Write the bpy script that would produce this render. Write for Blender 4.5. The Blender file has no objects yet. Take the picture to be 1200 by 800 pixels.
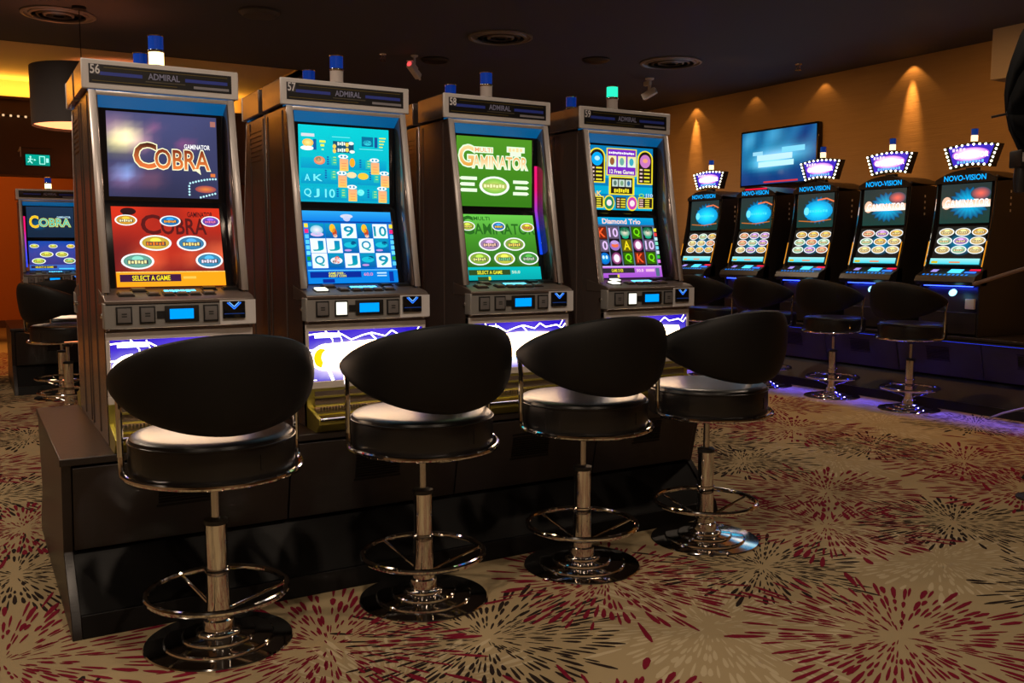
import bpy, bmesh, math, random
from mathutils import Vector, Matrix
random.seed(7)
SC = bpy.context.scene
COL = SC.collection
PI = math.pi

# ------------------------------------------------------------------ camera, world, exposure, room lamps
CEIL = 3.02
cam_data = bpy.data.cameras.new('camera')
cam_data.sensor_width = 36.0
cam_data.lens = 36.0 * 1081.0 / 1200.0
cam = bpy.data.objects.new('camera', cam_data)
COL.objects.link(cam)
cam.location = (0, 0, 1.25)
cam.rotation_euler = (math.radians(90 - 5.653), 0, math.radians(-30.5))
SC.camera = cam
world = bpy.data.worlds.new('world')
SC.world = world
world.use_nodes = True
world.node_tree.nodes['Background'].inputs[0].default_value = (0.02, 0.02, 0.025, 1)
world.node_tree.nodes['Background'].inputs[1].default_value = 0.3
SC.view_settings.view_transform = 'Standard'
SC.view_settings.look = 'None'
SC.view_settings.exposure = 0.0
SC.view_settings.gamma = 1.0
SC.view_settings.use_curve_mapping = False

def spot(loc, target, energy, color, angle, blend=0.6, size=0.04):
    d = bpy.data.lights.new('spot_lamp', 'SPOT')
    d.energy = energy; d.color = color; d.spot_size = math.radians(angle)
    d.spot_blend = blend; d.shadow_soft_size = size
    o = bpy.data.objects.new('spot_lamp', d); COL.objects.link(o)
    o.location = loc
    o.rotation_euler = (Vector(target) - Vector(loc)).to_track_quat('-Z', 'Y').to_euler()
    return o

def area(loc, target, energy, color, sx, sy):
    d = bpy.data.lights.new('area_lamp', 'AREA')
    d.energy = energy; d.color = color; d.shape = 'RECTANGLE'; d.size = sx; d.size_y = sy
    o = bpy.data.objects.new('area_lamp', d); COL.objects.link(o)
    o.location = loc
    o.rotation_euler = (Vector(target) - Vector(loc)).to_track_quat('-Z', 'Y').to_euler()
    return o

WARM = (1.0, 0.62, 0.28)
AMBER = (1.0, 0.45, 0.10)
WALL_X = 7.6
# wall washers: recessed lamps close to the right wall (scallops)
WASH = [(3.1, 0.8, 1), (5.62, 1.0, 1), (6.64, 0.5, 0), (7.60, 0.3, 0), (8.56, 0.9, 1), (10.0, .6, 0)]
for wy, k, beam in WASH:
    spot((WALL_X - 0.075, wy, CEIL - 0.02), (WALL_X - 0.07, wy, 0.6), 3.2 * k, AMBER, 96, 0.3, 0.012)
    if beam: spot((WALL_X - 0.075, wy, CEIL - 0.02), (WALL_X, wy, 2.42), 95 * k, AMBER, 27, 1.0, 0.012)
for wy in (2.6, 4.6, 6.6, 8.6):   # unseen wide warm lamps, added to brighten the right wall evenly
    spot((WALL_X - 1.5, wy, CEIL - 0.02), (WALL_X - .6, wy, 1.2), 46, AMBER, 150, 0.9, 0.05)
# unseen ceiling lamps added over the aisle for general light
for (lx, ly), e in {(0.55, 1.75): 78, (1.9, 1.75): 48, (3.4, 1.75): 9, (4.6, 3.4): 32, (-0.6, 3.8): 75, (4.6, 5.4): 50, (-0.5, 6.3): 90, (-0.9, 0.3): 60, (1.4, -1.2): 60, (5.6, 8.0): 50, (-1.2, 8.6): 40}.items():
    spot((lx, ly, CEIL - 0.03), (lx, ly, 0), e, (1.0, 0.78, 0.58), 160, 0.6, 0.06)

# ------------------------------------------------------------------ materials
def srgb(r, g, b):
    f = lambda c: (c / 255 / 12.92) if c / 255 <= 0.04045 else ((c / 255 + 0.055) / 1.055) ** 2.4
    return (f(r), f(g), f(b))

MATS = {}
def mat(name, color, rough=0.5, metal=0.0, spec=0.5, coat=0.0, bump=None, var=None, emit=None, estr=0.0, aniso=None):
    """procedural principled material; bump=(scale, strength) noise relief; var=(scale, other colour) colour grain"""
    if name in MATS: return MATS[name]
    m = bpy.data.materials.new(name); m.use_nodes = True
    nt = m.node_tree; b = nt.nodes['Principled BSDF']
    b.inputs['Base Color'].default_value = (*color, 1)
    b.inputs['Roughness'].default_value = rough
    b.inputs['Metallic'].default_value = metal
    b.inputs['Specular IOR Level'].default_value = spec
    b.inputs['Coat Weight'].default_value = coat
    b.inputs['Coat Roughness'].default_value = 0.08
    tc = nt.nodes.new('ShaderNodeTexCoord')
    if var:
        n = nt.nodes.new('ShaderNodeTexNoise'); n.inputs['Scale'].default_value = var[0]; n.inputs['Detail'].default_value = 5
        mp = nt.nodes.new('ShaderNodeMapping'); mp.inputs['Scale'].default_value = var[2] if len(var) > 2 else (1, 1, 1)
        mx = nt.nodes.new('ShaderNodeMix'); mx.data_type = 'RGBA'
        mx.inputs[6].default_value = (*color, 1); mx.inputs[7].default_value = (*var[1], 1)
        nt.links.new(tc.outputs['Object'], mp.inputs[0]); nt.links.new(mp.outputs[0], n.inputs['Vector'])
        nt.links.new(n.outputs['Fac'], mx.inputs[0]); nt.links.new(mx.outputs[2], b.inputs['Base Color'])
    if bump:
        n = nt.nodes.new('ShaderNodeTexNoise'); n.inputs['Scale'].default_value = bump[0]; n.inputs['Detail'].default_value = 3
        mp = nt.nodes.new('ShaderNodeMapping'); mp.inputs['Scale'].default_value = bump[2] if len(bump) > 2 else (1, 1, 1)
        bp = nt.nodes.new('ShaderNodeBump'); bp.inputs['Strength'].default_value = bump[1]; bp.inputs['Distance'].default_value = 0.01
        nt.links.new(tc.outputs['Object'], mp.inputs[0]); nt.links.new(mp.outputs[0], n.inputs['Vector'])
        nt.links.new(n.outputs['Fac'], bp.inputs['Height']); nt.links.new(bp.outputs[0], b.inputs['Normal'])
    if emit:
        b.inputs['Emission Color'].default_value = (*emit, 1); b.inputs['Emission Strength'].default_value = estr
    MATS[name] = m
    return m

def emit_mat(name, color, strength):
    if name in MATS: return MATS[name]
    m = bpy.data.materials.new(name); m.use_nodes = True
    nt = m.node_tree; nt.nodes.clear()
    o = nt.nodes.new('ShaderNodeOutputMaterial'); e = nt.nodes.new('ShaderNodeEmission')
    e.inputs[0].default_value = (*color, 1); e.inputs[1].default_value = strength
    nt.links.new(e.outputs[0], o.inputs[0]); MATS[name] = m
    return m

def display_mat(name, strength, gloss=0.12):
    """lit display: printed/shown picture held in the colour attribute 'Col', behind glossy glass"""
    if name in MATS: return MATS[name]
    m = bpy.data.materials.new(name); m.use_nodes = True
    nt = m.node_tree; b = nt.nodes['Principled BSDF']
    a = nt.nodes.new('ShaderNodeVertexColor'); a.layer_name = 'Col'
    b.inputs['Base Color'].default_value = (0.01, 0.01, 0.012, 1)
    b.inputs['Roughness'].default_value = gloss
    b.inputs['Specular IOR Level'].default_value = 0.25
    nt.links.new(a.outputs['Color'], b.inputs['Emission Color'])
    b.inputs['Emission Strength'].default_value = strength
    MATS[name] = m
    return m

def print_mat(name='printed_panel'):
    if name in MATS: return MATS[name]
    m = bpy.data.materials.new(name); m.use_nodes = True
    nt = m.node_tree; b = nt.nodes['Principled BSDF']
    a = nt.nodes.new('ShaderNodeVertexColor'); a.layer_name = 'Col'
    nt.links.new(a.outputs['Color'], b.inputs['Base Color'])
    b.inputs['Roughness'].default_value = 0.35
    MATS[name] = m
    return m

silver = mat('brushed_silver', (0.72, 0.67, 0.66), 0.40, 0.25)
silver_white = mat('silver_white_paint', (0.74, 0.72, 0.73), 0.4, 0.1)
bronze = mat('dark_metal_side', (0.27, 0.21, 0.19), 0.24, 0.7)
panel_silver = mat('ribbed_silver', (0.40, 0.39, 0.38), 0.4, 0.5, bump=(120, 0.06, (6, 1, 0.2)))
black_gloss = mat('black_glass', (0.008, 0.008, 0.01), 0.10, 0.0, 0.5)
black_plastic = mat('black_plastic', (0.014, 0.014, 0.015), 0.42)
chrome = mat('chrome', (0.82, 0.80, 0.78), 0.07, 1.0)
rod_steel = mat('satin_steel', (0.6, 0.58, 0.57), 0.25, 1.0)
leather = mat('black_leather', (0.009, 0.008, 0.008), 0.32, 0.0, 0.5, bump=(260, 0.05))
leather_back = mat('black_leather_back', (0.005, 0.0045, 0.0045), 0.55, 0.0, 0.25, bump=(260, 0.05))
deck_metal = mat('deck_metal', (0.20, 0.16, 0.14), 0.38, 0.6)
plinth_wood = mat('dark_wood', (0.020, 0.015, 0.015), 0.36, 0.0, 0.5, var=(9, (0.011, 0.008, 0.008), (1, 1, 9)), bump=(40, 0.05, (1, 1, 6)))
plinth_black = mat('black_laminate', (0.004, 0.0035, 0.0035), 0.45, 0, 0.22)
tray_metal = mat('tray_metal', (0.52, 0.47, 0.10), 0.3, 0.8)  # yellow light falling on the tray is put into this colour
key_grey = mat('grey_key', (0.16, 0.15, 0.15), 0.4)
key_brown = mat('brown_key', (0.13, 0.10, 0.08), 0.35)
key_lit = emit_mat('lit_key', (1.0, 0.98, 0.80), 1.5)
lcd_blue = emit_mat('lcd_light', srgb(0, 150, 255), 1.3)
cyan_led = emit_mat('cyan_led', (0.12, 0.65, 1.0), 2.2)
blue_led = emit_mat('blue_led', (0.02, 0.06, 1.0), 2.0)
blue_strip = emit_mat('blue_strip', (0.02, 0.05, 1.0), 14.0)
white_plastic = mat('white_plastic', (0.85, 0.84, 0.84), 0.4)
blue_lens = mat('blue_lens', (0.01, 0.06, 0.42), 0.2, emit=(0.0, 0.05, 0.5), estr=0.25)
white_lens = mat('milky_lens', (0.75, 0.68, 0.66), 0.3)
lens_on = emit_mat('lens_on', (1.0, 0.74, 0.30), 4.0)
lens_warm = emit_mat('lens_warm', (1.0, 0.62, 0.32), 2.5)
green_on = emit_mat('green_lens_on', (0.02, 0.75, 0.42), 1.5)
band_blue = mat('blue_backlit_band', (0.01, 0.08, 0.22), 0.3, emit=srgb(0, 92, 150), estr=0.75)
display = display_mat('display_light', 1.12)
display_soft = display_mat('display_soft', 1.0)
belly_light = display_mat('belly_light', 1.0, 0.2)
printed = print_mat()
tan_wall = mat('tan_wallpaper', (0.46, 0.30, 0.16), 0.75, var=(3, (0.38, 0.24, 0.12), (1, 1, 12)), bump=(14, 0.25, (0.4, 0.4, 9)))
orange_wall = mat('orange_wall', (0.55, 0.20, 0.05), 0.7)
brown_soffit = mat('brown_soffit', (0.10, 0.05, 0.03), 0.6)
ceil_mat = mat('charcoal_ceiling', (0.080, 0.080, 0.105), 0.8)
cove_mat = mat('cove_paint', (0.75, 0.55, 0.40), 0.8)
dark_metal = mat('dark_grille', (0.05, 0.05, 0.055), 0.35, 0.6)
grille_light = mat('grille_edge', (0.30, 0.29, 0.30), 0.4, 0.5)

# ------------------------------------------------------------------ mesh helpers
class M:
    def __init__(s):
        s.v = []; s.f = []; s.mi = []; s.c = []; s.sm = []; s.mats = []
    def _m(s, m):
        if m not in s.mats: s.mats.append(m)
        return s.mats.index(m)
    def add(s, vs, fs, m, col=None, smooth=False, xf=None):
        o = len(s.v); k = s._m(m)
        for p in vs:
            p = Vector(p)
            s.v.append(xf @ p if xf is not None else p)
        for f in fs:
            s.f.append([o + i for i in f]); s.mi.append(k); s.sm.append(smooth)
            if col is None: s.c.append(None)
            elif isinstance(col, list): s.c.append([col[i] for i in f])
            else: s.c.append([col] * len(f))
    def box(s, x0, x1, y0, y1, z0, z1, m, xf=None, col=None, bev=0.0):
        if bev > 0:
            bm = bmesh.new(); bmesh.ops.create_cube(bm, size=1)
            for v in bm.verts:
                v.co = Vector(((x0 + x1) / 2 + v.co.x * (x1 - x0), (y0 + y1) / 2 + v.co.y * (y1 - y0), (z0 + z1) / 2 + v.co.z * (z1 - z0)))
            bmesh.ops.bevel(bm, geom=list(bm.edges), offset=bev, segments=2, affect='EDGES', profile=0.6)
            bm.verts.index_update()
            s.add([v.co.copy() for v in bm.verts], [[v.index for v in f.verts] for f in bm.faces], m, col, False, xf); bm.free()
            return
        vs = [(x, y, z) for z in (z0, z1) for y in (y0, y1) for x in (x0, x1)]
        s.add(vs, [(0, 2, 3, 1), (4, 5, 7, 6), (0, 1, 5, 4), (2, 6, 7, 3), (0, 4, 6, 2), (1, 3, 7, 5)], m, col, False, xf)
    def prism(s, pts, x0, x1, m, xf=None):
        """polygon in the YZ plane (counter-clockwise seen from +X) pulled along X"""
        n = len(pts)
        vs = [(x0, y, z) for y, z in pts] + [(x1, y, z) for y, z in pts]
        fs = [tuple(range(n - 1, -1, -1)), tuple(range(n, 2 * n))] + [(i, (i + 1) % n, n + (i + 1) % n, n + i) for i in range(n)]
        s.add(vs, fs, m, None, False, xf)
    def tube(s, path, r, m, closed=False, seg=10, xf=None):
        P = [Vector(p) for p in path]; n = len(P); rings = []
        up = None
        for i, p in enumerate(P):
            if closed: t = (P[(i + 1) % n] - P[i - 1]).normalized()
            else: t = (P[min(i + 1, n - 1)] - P[max(i - 1, 0)]).normalized()
            if up is None:
                up = Vector((0, 0, 1)) if abs(t.z) < 0.9 else Vector((1, 0, 0))
            a = (up - t * up.dot(t)).normalized(); b = t.cross(a); up = a
            rr = r[i] if isinstance(r, (list, tuple)) else r
            rings.append([p + (a * math.cos(2 * PI * k / seg) + b * math.sin(2 * PI * k / seg)) * rr for k in range(seg)])
        vs = [q for R in rings for q in R]; fs = []
        for i in range(n if closed else n - 1):
            j = (i + 1) % n
            for k in range(seg):
                l = (k + 1) % seg
                fs.append((i * seg + k, i * seg + l, j * seg + l, j * seg + k))
        s.add(vs, fs, m, None, True, xf)
        if not closed:
            s.add(rings[0], [tuple(range(seg - 1, -1, -1))], m, None, False, xf)
            s.add(rings[-1], [tuple(range(seg))], m, None, False, xf)
    def lathe(s, prof, m, seg=32, xf=None, c=(0, 0), smooth=True, cap=True):
        n = len(prof); vs = []; fs = []
        for r, z in prof:
            for k in range(seg):
                a = 2 * PI * k / seg
                vs.append((c[0] + r * math.cos(a), c[1] + r * math.sin(a), z))
        for i in range(n - 1):
            for k in range(seg):
                l = (k + 1) % seg
                fs.append((i * seg + k, i * seg + l, (i + 1) * seg + l, (i + 1) * seg + k))
        s.add(vs, fs, m, None, smooth, xf)
        if cap and prof[0][0] > 1e-5: s.add([vs[k] for k in range(seg)], [tuple(range(seg - 1, -1, -1))], m, None, False, xf)
        if cap and prof[-1][0] > 1e-5: s.add([vs[(n - 1) * seg + k] for k in range(seg)], [tuple(range(seg))], m, None, False, xf)
    def build(s, name, parent=None, bevel=0.0, seg=2, auto=40):
        me = bpy.data.meshes.new(name)
        me.from_pydata([tuple(v) for v in s.v], [], s.f)
        for m in s.mats: me.materials.append(m)
        me.polygons.foreach_set('material_index', s.mi)
        me.polygons.foreach_set('use_smooth', s.sm)
        if any(c is not None for c in s.c):
            at = me.color_attributes.new('Col', 'FLOAT_COLOR', 'CORNER'); data = []
            for f, c in zip(s.f, s.c):
                for i in range(len(f)):
                    q = c[i] if c else (0, 0, 0)
                    data += [q[0], q[1], q[2], 1.0]
            at.data.foreach_set('color', data)
        me.update()
        me.set_sharp_from_angle(angle=math.radians(32))
        o = bpy.data.objects.new(name, me); COL.objects.link(o)
        if parent is not None: o.parent = parent
        if bevel > 0:
            b = o.modifiers.new('bevel', 'BEVEL'); b.width = bevel; b.segments = seg; b.limit_method = 'ANGLE'; b.angle_limit = math.radians(auto)
        return o

def tag(o, label, cat, group=None):
    o['label'] = label; o['category'] = cat
    if group: o['group'] = group
    return o
def thing(name, label, cat, loc=(0, 0, 0), rz=0, group=None):
    o = bpy.data.objects.new(name, None); COL.objects.link(o)
    o.location = loc; o.rotation_euler = (0, 0, rz); o.empty_display_size = 0.1
    return tag(o, label, cat, group)
def struct(o):
    o['kind'] = 'structure'; return o
def dup(o, parent=None, **kw):
    c = o.copy(); COL.objects.link(c); c.parent = parent
    for ch in list(o.children): dup(ch, c)
    return c
def place(o, loc, rz, label, group=None):
    o.location = loc; o.rotation_euler = (0, 0, rz); o['label'] = label
    if group: o['group'] = group
    return o

_text = {}
def text_mesh(body, offset=0.0):
    k = (body, offset)
    if k not in _text:
        cu = bpy.data.curves.new('lettering', 'FONT'); cu.body = body; cu.size = 1; cu.resolution_u = 3; cu.offset = offset
        ob = bpy.data.objects.new('lettering', cu)
        me = ob.to_mesh()
        vs = [v.co.copy() for v in me.vertices]; fs = [list(p.vertices) for p in me.polygons]
        ob.to_mesh_clear(); bpy.data.objects.remove(ob); bpy.data.curves.remove(cu)
        _text[k] = (vs, fs)
    return _text[k]

class Canvas:
    """flat picture: shapes in 0..1 coordinates laid on a plane, each layer a hair in front of the last"""
    def __init__(s, mesh, O, U, V, m, lift=0.00025):
        s.m = mesh; s.O = Vector(O); s.U = Vector(U); s.V = Vector(V); s.n = s.U.cross(s.V).normalized(); s.k = 0; s.mat = m; s.lift = lift
        s.asp = s.V.length / s.U.length
    def P(s, u, v): return s.O + s.U * u + s.V * v + s.n * (s.lift * s.k)
    def up(s, n=1): s.k += n
    def poly(s, pts, col, cols=None):
        s.m.add([s.P(*p) for p in pts], [tuple(range(len(pts)))], s.mat, cols if cols else col)
    def rect(s, u0, v0, u1, v1, col, top=None):
        t = top or col
        s.poly([(u0, v0), (u1, v0), (u1, v1), (u0, v1)], None, [col, col, t, t])
    def frame(s, u0, v0, u1, v1, w, col):
        h = w / s.asp
        s.rect(u0, v0, u1, v0 + h, col); s.rect(u0, v1 - h, u1, v1, col); s.rect(u0, v0, u0 + w, v1, col); s.rect(u1 - w, v0, u1, v1, col)
    def ell(s, cu, cv, ru, rv, col, edge=None, seg=24):
        pts = [(cu, cv)] + [(cu + ru * math.cos(2 * PI * k / seg), cv + rv * math.sin(2 * PI * k / seg)) for k in range(seg)]
        e = edge or col
        s.m.add([s.P(*p) for p in pts], [(0, k + 1, (k + 1) % seg + 1) for k in range(seg)], s.mat, [col] + [e] * seg)
    def line(s, pts, w, col):
        for a, b in zip(pts[:-1], pts[1:]):
            d = Vector((b[0] - a[0], (b[1] - a[1]) * s.asp)); L = d.length or 1e-6
            nx, ny = -d.y / L * w / 2, d.x / L * w / 2 / s.asp
            s.poly([(a[0] + nx, a[1] + ny), (a[0] - nx, a[1] - ny), (b[0] - nx, b[1] - ny), (b[0] + nx, b[1] + ny)], col)
    def bars(s, u0, v0, u1, v1, col, n=6):
        w = (u1 - u0) / n
        for k in range(n): s.rect(u0 + k * w, v0 + (.12 * (k % 2)) * (v1 - v0), u0 + k * w + w * .72, v1 - (.1 * ((k + 1) % 3)) * (v1 - v0), col)
        s.up()
    def text(s, body, u0, v0, u1, v1, col, out=None, ow=0.05, top=None):
        vs, fs = text_mesh(body)
        if not vs: return
        x0 = min(p.x for p in vs); x1 = max(p.x for p in vs); y0 = min(p.y for p in vs); y1 = max(p.y for p in vs)
        fx = (u1 - u0) / (x1 - x0); fy = (v1 - v0) / (y1 - y0)
        def put(off, c, t):
            ws, gs = text_mesh(body, off)
            c2 = [tuple(c[i] + (t[i] - c[i]) * min(1, max(0, (p.y - y0) / (y1 - y0))) for i in range(3)) for p in ws]
            s.m.add([s.P(u0 + (p.x - x0) * fx, v0 + (p.y - y0) * fy) for p in ws], gs, s.mat, c2)
            s.up()
        if out: put(ow, out, out)
        put(0.018, col, top or col)

WHITE = (1, 1, 1)
def C(r, g, b, k=1.0):
    q = srgb(r, g, b); return (q[0] * k, q[1] * k, q[2] * k)

# ------------------------------------------------------------------ setting
def quad(name, pts, m):
    q = M(); q.add(pts, [tuple(range(len(pts)))], m); return struct(q.build(name))

XL, YB, YF = -3.2, -3.0, 17.0
# carpet: pile field with the tufted starburst print as flat faces of the floor itself
carpet = mat('carpet_beige', (0.39, 0.305, 0.175), 0.95, 0, 0.1, bump=(900, 0.25), var=(2.2, (0.34, 0.26, 0.142)))
tuft_red = mat('carpet_red', (0.17, 0.008, 0.024), 0.95, 0, 0.1)
tuft_black = mat('carpet_black', (0.022, 0.014, 0.012), 0.95, 0, 0.1)
tuft_cream = mat('carpet_cream', (0.47, 0.385, 0.245), 0.95, 0, 0.1)
fl = M()
fl.add([(XL, YB, 0), (WALL_X, YB, 0), (WALL_X, YF, 0), (XL, YF, 0)], [(0, 1, 2, 3)], carpet)
def burst(cx, cy, R, m, z, rays=86):
    rnd = random.Random(int(cx * 1000) * 31 + int(cy * 1000))
    sq = 0.9 + 0.2 * rnd.random()
    vs = []; fs = []
    for i in range(rays):
        a = 2 * PI * (i + rnd.uniform(-0.3, 0.3)) / rays
        r = R * rnd.uniform(0.05, 0.26)
        Rm = R * rnd.uniform(0.78, 1.08)
        ca, sa = math.cos(a), math.sin(a)
        while r < Rm:
            t = r / R
            L = R * (0.05 + 0.20 * t) * rnd.uniform(0.6, 1.5)
            w = R * (0.005 + 0.0190 * t) * rnd.uniform(0.55, 1.35)
            if rnd.random() < (0.5 if t < 0.35 else 0.85):
                b = len(vs)
                for (q, h) in ((0, 0.25), (0.3, 0.8), (0.75, 1.0), (1.0, 0.35)):
                    rr = r + L * q
                    vs.append((cx + ca * rr - sa * w * h, cy + (sa * rr + ca * w * h) * sq, z))
                    vs.append((cx + ca * rr + sa * w * h, cy + (sa * rr - ca * w * h) * sq, z))
                for k in range(3): fs.append((b + 2 * k, b + 2 * k + 1, b + 2 * k + 3, b + 2 * k + 2))
            r += L * rnd.uniform(1.15, 1.6)
    fl.add(vs, fs, m)
R_, K_, W_ = tuft_red, tuft_black, tuft_cream
known = [(2.55, 1.85, .50, R_), (2.66, 2.56, .38, K_), (3.31, 2.80, .44, R_), (3.80, 3.22, .46, R_), (3.87, 2.55, .42, K_), (2.08, 2.23, .42, W_), (3.34, 2.26, .40, W_),
         (2.05, 2.77, .44, R_), (1.39, 2.52, .44, K_), (1.40, 1.80, .42, R_), (0.93, 2.72, .44, R_), (0.98, 2.30, .40, W_), (0.03, 3.12, .50, R_), (0.10, 3.96, .42, K_), (0.16, 4.62, .46, R_), (0.08, 2.45, .38, K_),
         (5.05, 3.28, .50, R_), (4.95, 3.85, .40, K_), (4.94, 4.50, .50, R_), (4.45, 3.70, .40, W_), (4.72, 2.72, .48, R_), (3.55, 1.75, .40, K_),
         (6.2, 3.95, .42, K_), (3.92, 3.95, .42, K_), (3.4, 4.35, .48, R_), (0.05, 5.3, .42, K_), (-0.1, 6.0, .46, R_), (0.3, 6.9, .42, K_), (0.0, 7.6, .46, R_), (5.9, 3.2, .48, R_), (5.6, 4.3, .40, W_), (5.55, 5.3, .46, R_)]
allb = list(known)
rr_ = random.Random(11)
tries = 0
while len(allb) < 175 and tries < 6000:
    tries += 1
    x = rr_.uniform(-1.6, 6.5); y = rr_.uniform(0.9, 12.5)
    if x > y * 1.9 + 1.2 or x < -0.6 - 0.05 * y: continue
    if all((x - b[0]) ** 2 + (y - b[1]) ** 2 > (0.82 if y < 4.4 else 0.64) ** 2 for b in allb):
        allb.append((x, y, rr_.uniform(.40, .50), rr_.choice([R_, R_, K_, R_, K_, W_])))
order = {W_: 0, K_: 1, R_: 2}
for i, b in enumerate(sorted(allb, key=lambda b: order[b[3]])):
    burst(b[0], b[1], b[2], b[3], 0.0004 + 0.000008 * i)
floor = struct(fl.build('floor'))

COFF_Y0, COFF_Y1, COFF_X1 = 9.12, 11.3, 3.0
quad('ceiling', [(XL, YB, CEIL), (XL, COFF_Y0, CEIL), (WALL_X, COFF_Y0, CEIL), (WALL_X, YB, CEIL)], ceil_mat)
cl = M()
cl.box(COFF_X1, WALL_X, COFF_Y0, YF, CEIL, CEIL + 0.05, ceil_mat)
cl.box(XL, COFF_X1, COFF_Y1 + 0.35, YF, CEIL, CEIL + 0.05, ceil_mat)
struct(cl.build('ceiling_far'))
cf = M()
cf.add([(XL, COFF_Y0, 3.09), (XL, COFF_Y1 + 0.4, 3.09), (COFF_X1, COFF_Y1 + 0.4, 3.09), (COFF_X1, COFF_Y0, 3.09)], [(0, 1, 2, 3)], cove_mat)
cf.add([(XL, COFF_Y1 + 0.33, 2.8), (COFF_X1, COFF_Y1 + 0.33, 2.8), (COFF_X1, COFF_Y1 + 0.33, 3.09), (XL, COFF_Y1 + 0.33, 3.09)], [(0, 1, 2, 3)], cove_mat)
cf.box(COFF_X1, COFF_X1 + 0.03, COFF_Y0, COFF_Y1 + 0.35, CEIL, 3.09, cove_mat)
cf.box(XL, COFF_X1, COFF_Y0 - 0.03, COFF_Y0, CEIL, 3.09, ceil_mat)
struct(cf.build('ceiling_coffer'))
tr = M()   # bulkhead whose top ledge hides the cove lamp
tr.box(XL, COFF_X1 + 3, COFF_Y1, COFF_Y1 + 0.33, 2.05, 2.84, brown_soffit)
tr.box(XL, COFF_X1, COFF_Y1 - 0.02, COFF_Y1 + 0.03, 2.84, 2.87, brown_soffit)
struct(tr.build('trim_1'))
area((0.0, COFF_Y1 + 0.2, 2.86), (0.0, COFF_Y1 + 0.12, 3.4), 42, (1.0, 0.50, 0.05), 5.8, 0.06)
quad('wall_right', [(WALL_X, YB, 0), (WALL_X, YF, 0), (WALL_X, YF, CEIL), (WALL_X, YB, CEIL)], tan_wall)
quad('wall_back', [(XL, YF, 0), (XL, YF, CEIL), (WALL_X, YF, CEIL), (WALL_X, YF, 0)], orange_wall)
quad('wall_left', [(XL, YB, 0), (XL, YB, CEIL + .4), (XL, YF, CEIL + .4), (XL, YF, 0)], tan_wall)
quad('wall_front', [(XL, YB, 0), (WALL_X, YB, 0), (WALL_X, YB, CEIL), (XL, YB, CEIL)], tan_wall)
bb = M(); bb.box(XL, WALL_X, YF - 0.02, YF, 0, 0.12, brown_soffit); struct(bb.build('baseboard_back'))
spot((0.0, 14.2, 2.98), (0.2, 17, 1.2), 170, (1.0, 0.30, 0.05), 110, 0.8, 0.1)
spot((-0.2, 12.6, 2.98), (-0.2, 12.4, 0), 300, (1.0, 0.36, 0.06), 80, 0.5, 0.1)  # unseen lamp added for the orange light on the far floor

# ------------------------------------------------------------------ wooden machine bases
def make_base(length, depth, both, name, label, loc, rz, xs):
    t = thing(name, label, 'plinth', loc, rz)
    H = 0.57
    front = [(0.0, 0.0), (0.02, 0.07), (0.20, 0.235), (0.13, 0.545)]
    back = [(depth - y, z) for y, z in reversed(front)] if both else [(depth, 0.545), (depth, 0)]
    core = M()
    core.prism([front[1], front[2], front[3]] [::-1] + [] if False else [(0.035, 0.07), (depth - 0.035 if both else depth, 0.07), (depth - 0.21 if both else depth, 0.235), (depth - 0.15 if both else depth, 0.545), (0.15, 0.545), (0.21, 0.235)], -length / 2 + 0.03, length / 2 - 0.03, plinth_black)
    core.build('core', t)
    e = M()
    prof = [(0.0, 0.0), (depth, 0.0)] + ([(depth - 0.02, 0.07), (depth - 0.20, 0.235), (depth - 0.13, 0.545)] if both else [(depth, 0.545)]) + [(0.13, 0.545), (0.20, 0.235), (0.02, 0.07)]
    e.prism(prof, -length / 2, -length / 2 + 0.03, plinth_wood); e.build('end_panel', t, 0.002)
    e = M(); e.prism(prof, length / 2 - 0.03, length / 2, plinth_wood); e.build('end_panel', t, 0.002)
    e = M(); e.box(-length / 2 - 0.005, length / 2 + 0.005, 0.12, (depth - 0.12) if both else depth, 0.545, H, plinth_wood); e.build('top_board', t, 0.003)
    e = M(); e.prism([(0.0, 0.0), (0.035, 0.0), (0.05, 0.07), (0.02, 0.07)], -length / 2 + 0.03, length / 2 - 0.03, plinth_black); e.build('toe_board', t, 0.002)
    if both:
        e = M(); e.prism([(depth - 0.035, 0.0), (depth, 0.0), (depth - 0.02, 0.07), (depth - 0.05, 0.07)], -length / 2 + 0.03, length / 2 - 0.03, plinth_black); e.build('toe_board', t, 0.002)
    # front hatch panels on the upper leaning face
    U = Vector((0, 0.13 - 0.20, 0.545 - 0.235)); L = U.length; ang = math.atan2(0.07, 0.31)
    for a, b in zip(xs[:-1], xs[1:]):
        d = M(); w = b - a
        xf = Matrix.Translation((a, 0.20, 0.24)) @ Matrix.Rotation(ang, 4, 'X')
        d.box(0.003, w - 0.003, -0.012, 0.006, 0.004, L - 0.012, plinth_wood, xf)
        d.build('front_panel', t, 0.0015)
        g = M()
        gx0, gx1 = w * 0.36, w * 0.64
        g.box(gx0, gx1, -0.0125, -0.011, 0.125, 0.135, plinth_black, xf); g.box(gx0, gx1, -0.0125, -0.011, 0.235, 0.245, plinth_black, xf)
        for k in range(9):
            z = 0.14 + k * 0.0105
            g.box(gx0 + 0.006, gx1 - 0.006, -0.0165, -0.012, z, z + 0.005, plinth_black, xf)
        gg = g.build('vent_grille', t)
    return t

MID = 3.87
make_base(2.77, 2 * (MID - 3.17), True, 'machine_base', 'long dark wooden base carrying slot machines 56 to 59', (0.232 + 1.385, 3.17, 0), 0, [-1.355, -0.62, 0.08, 0.78, 1.355])

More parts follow.
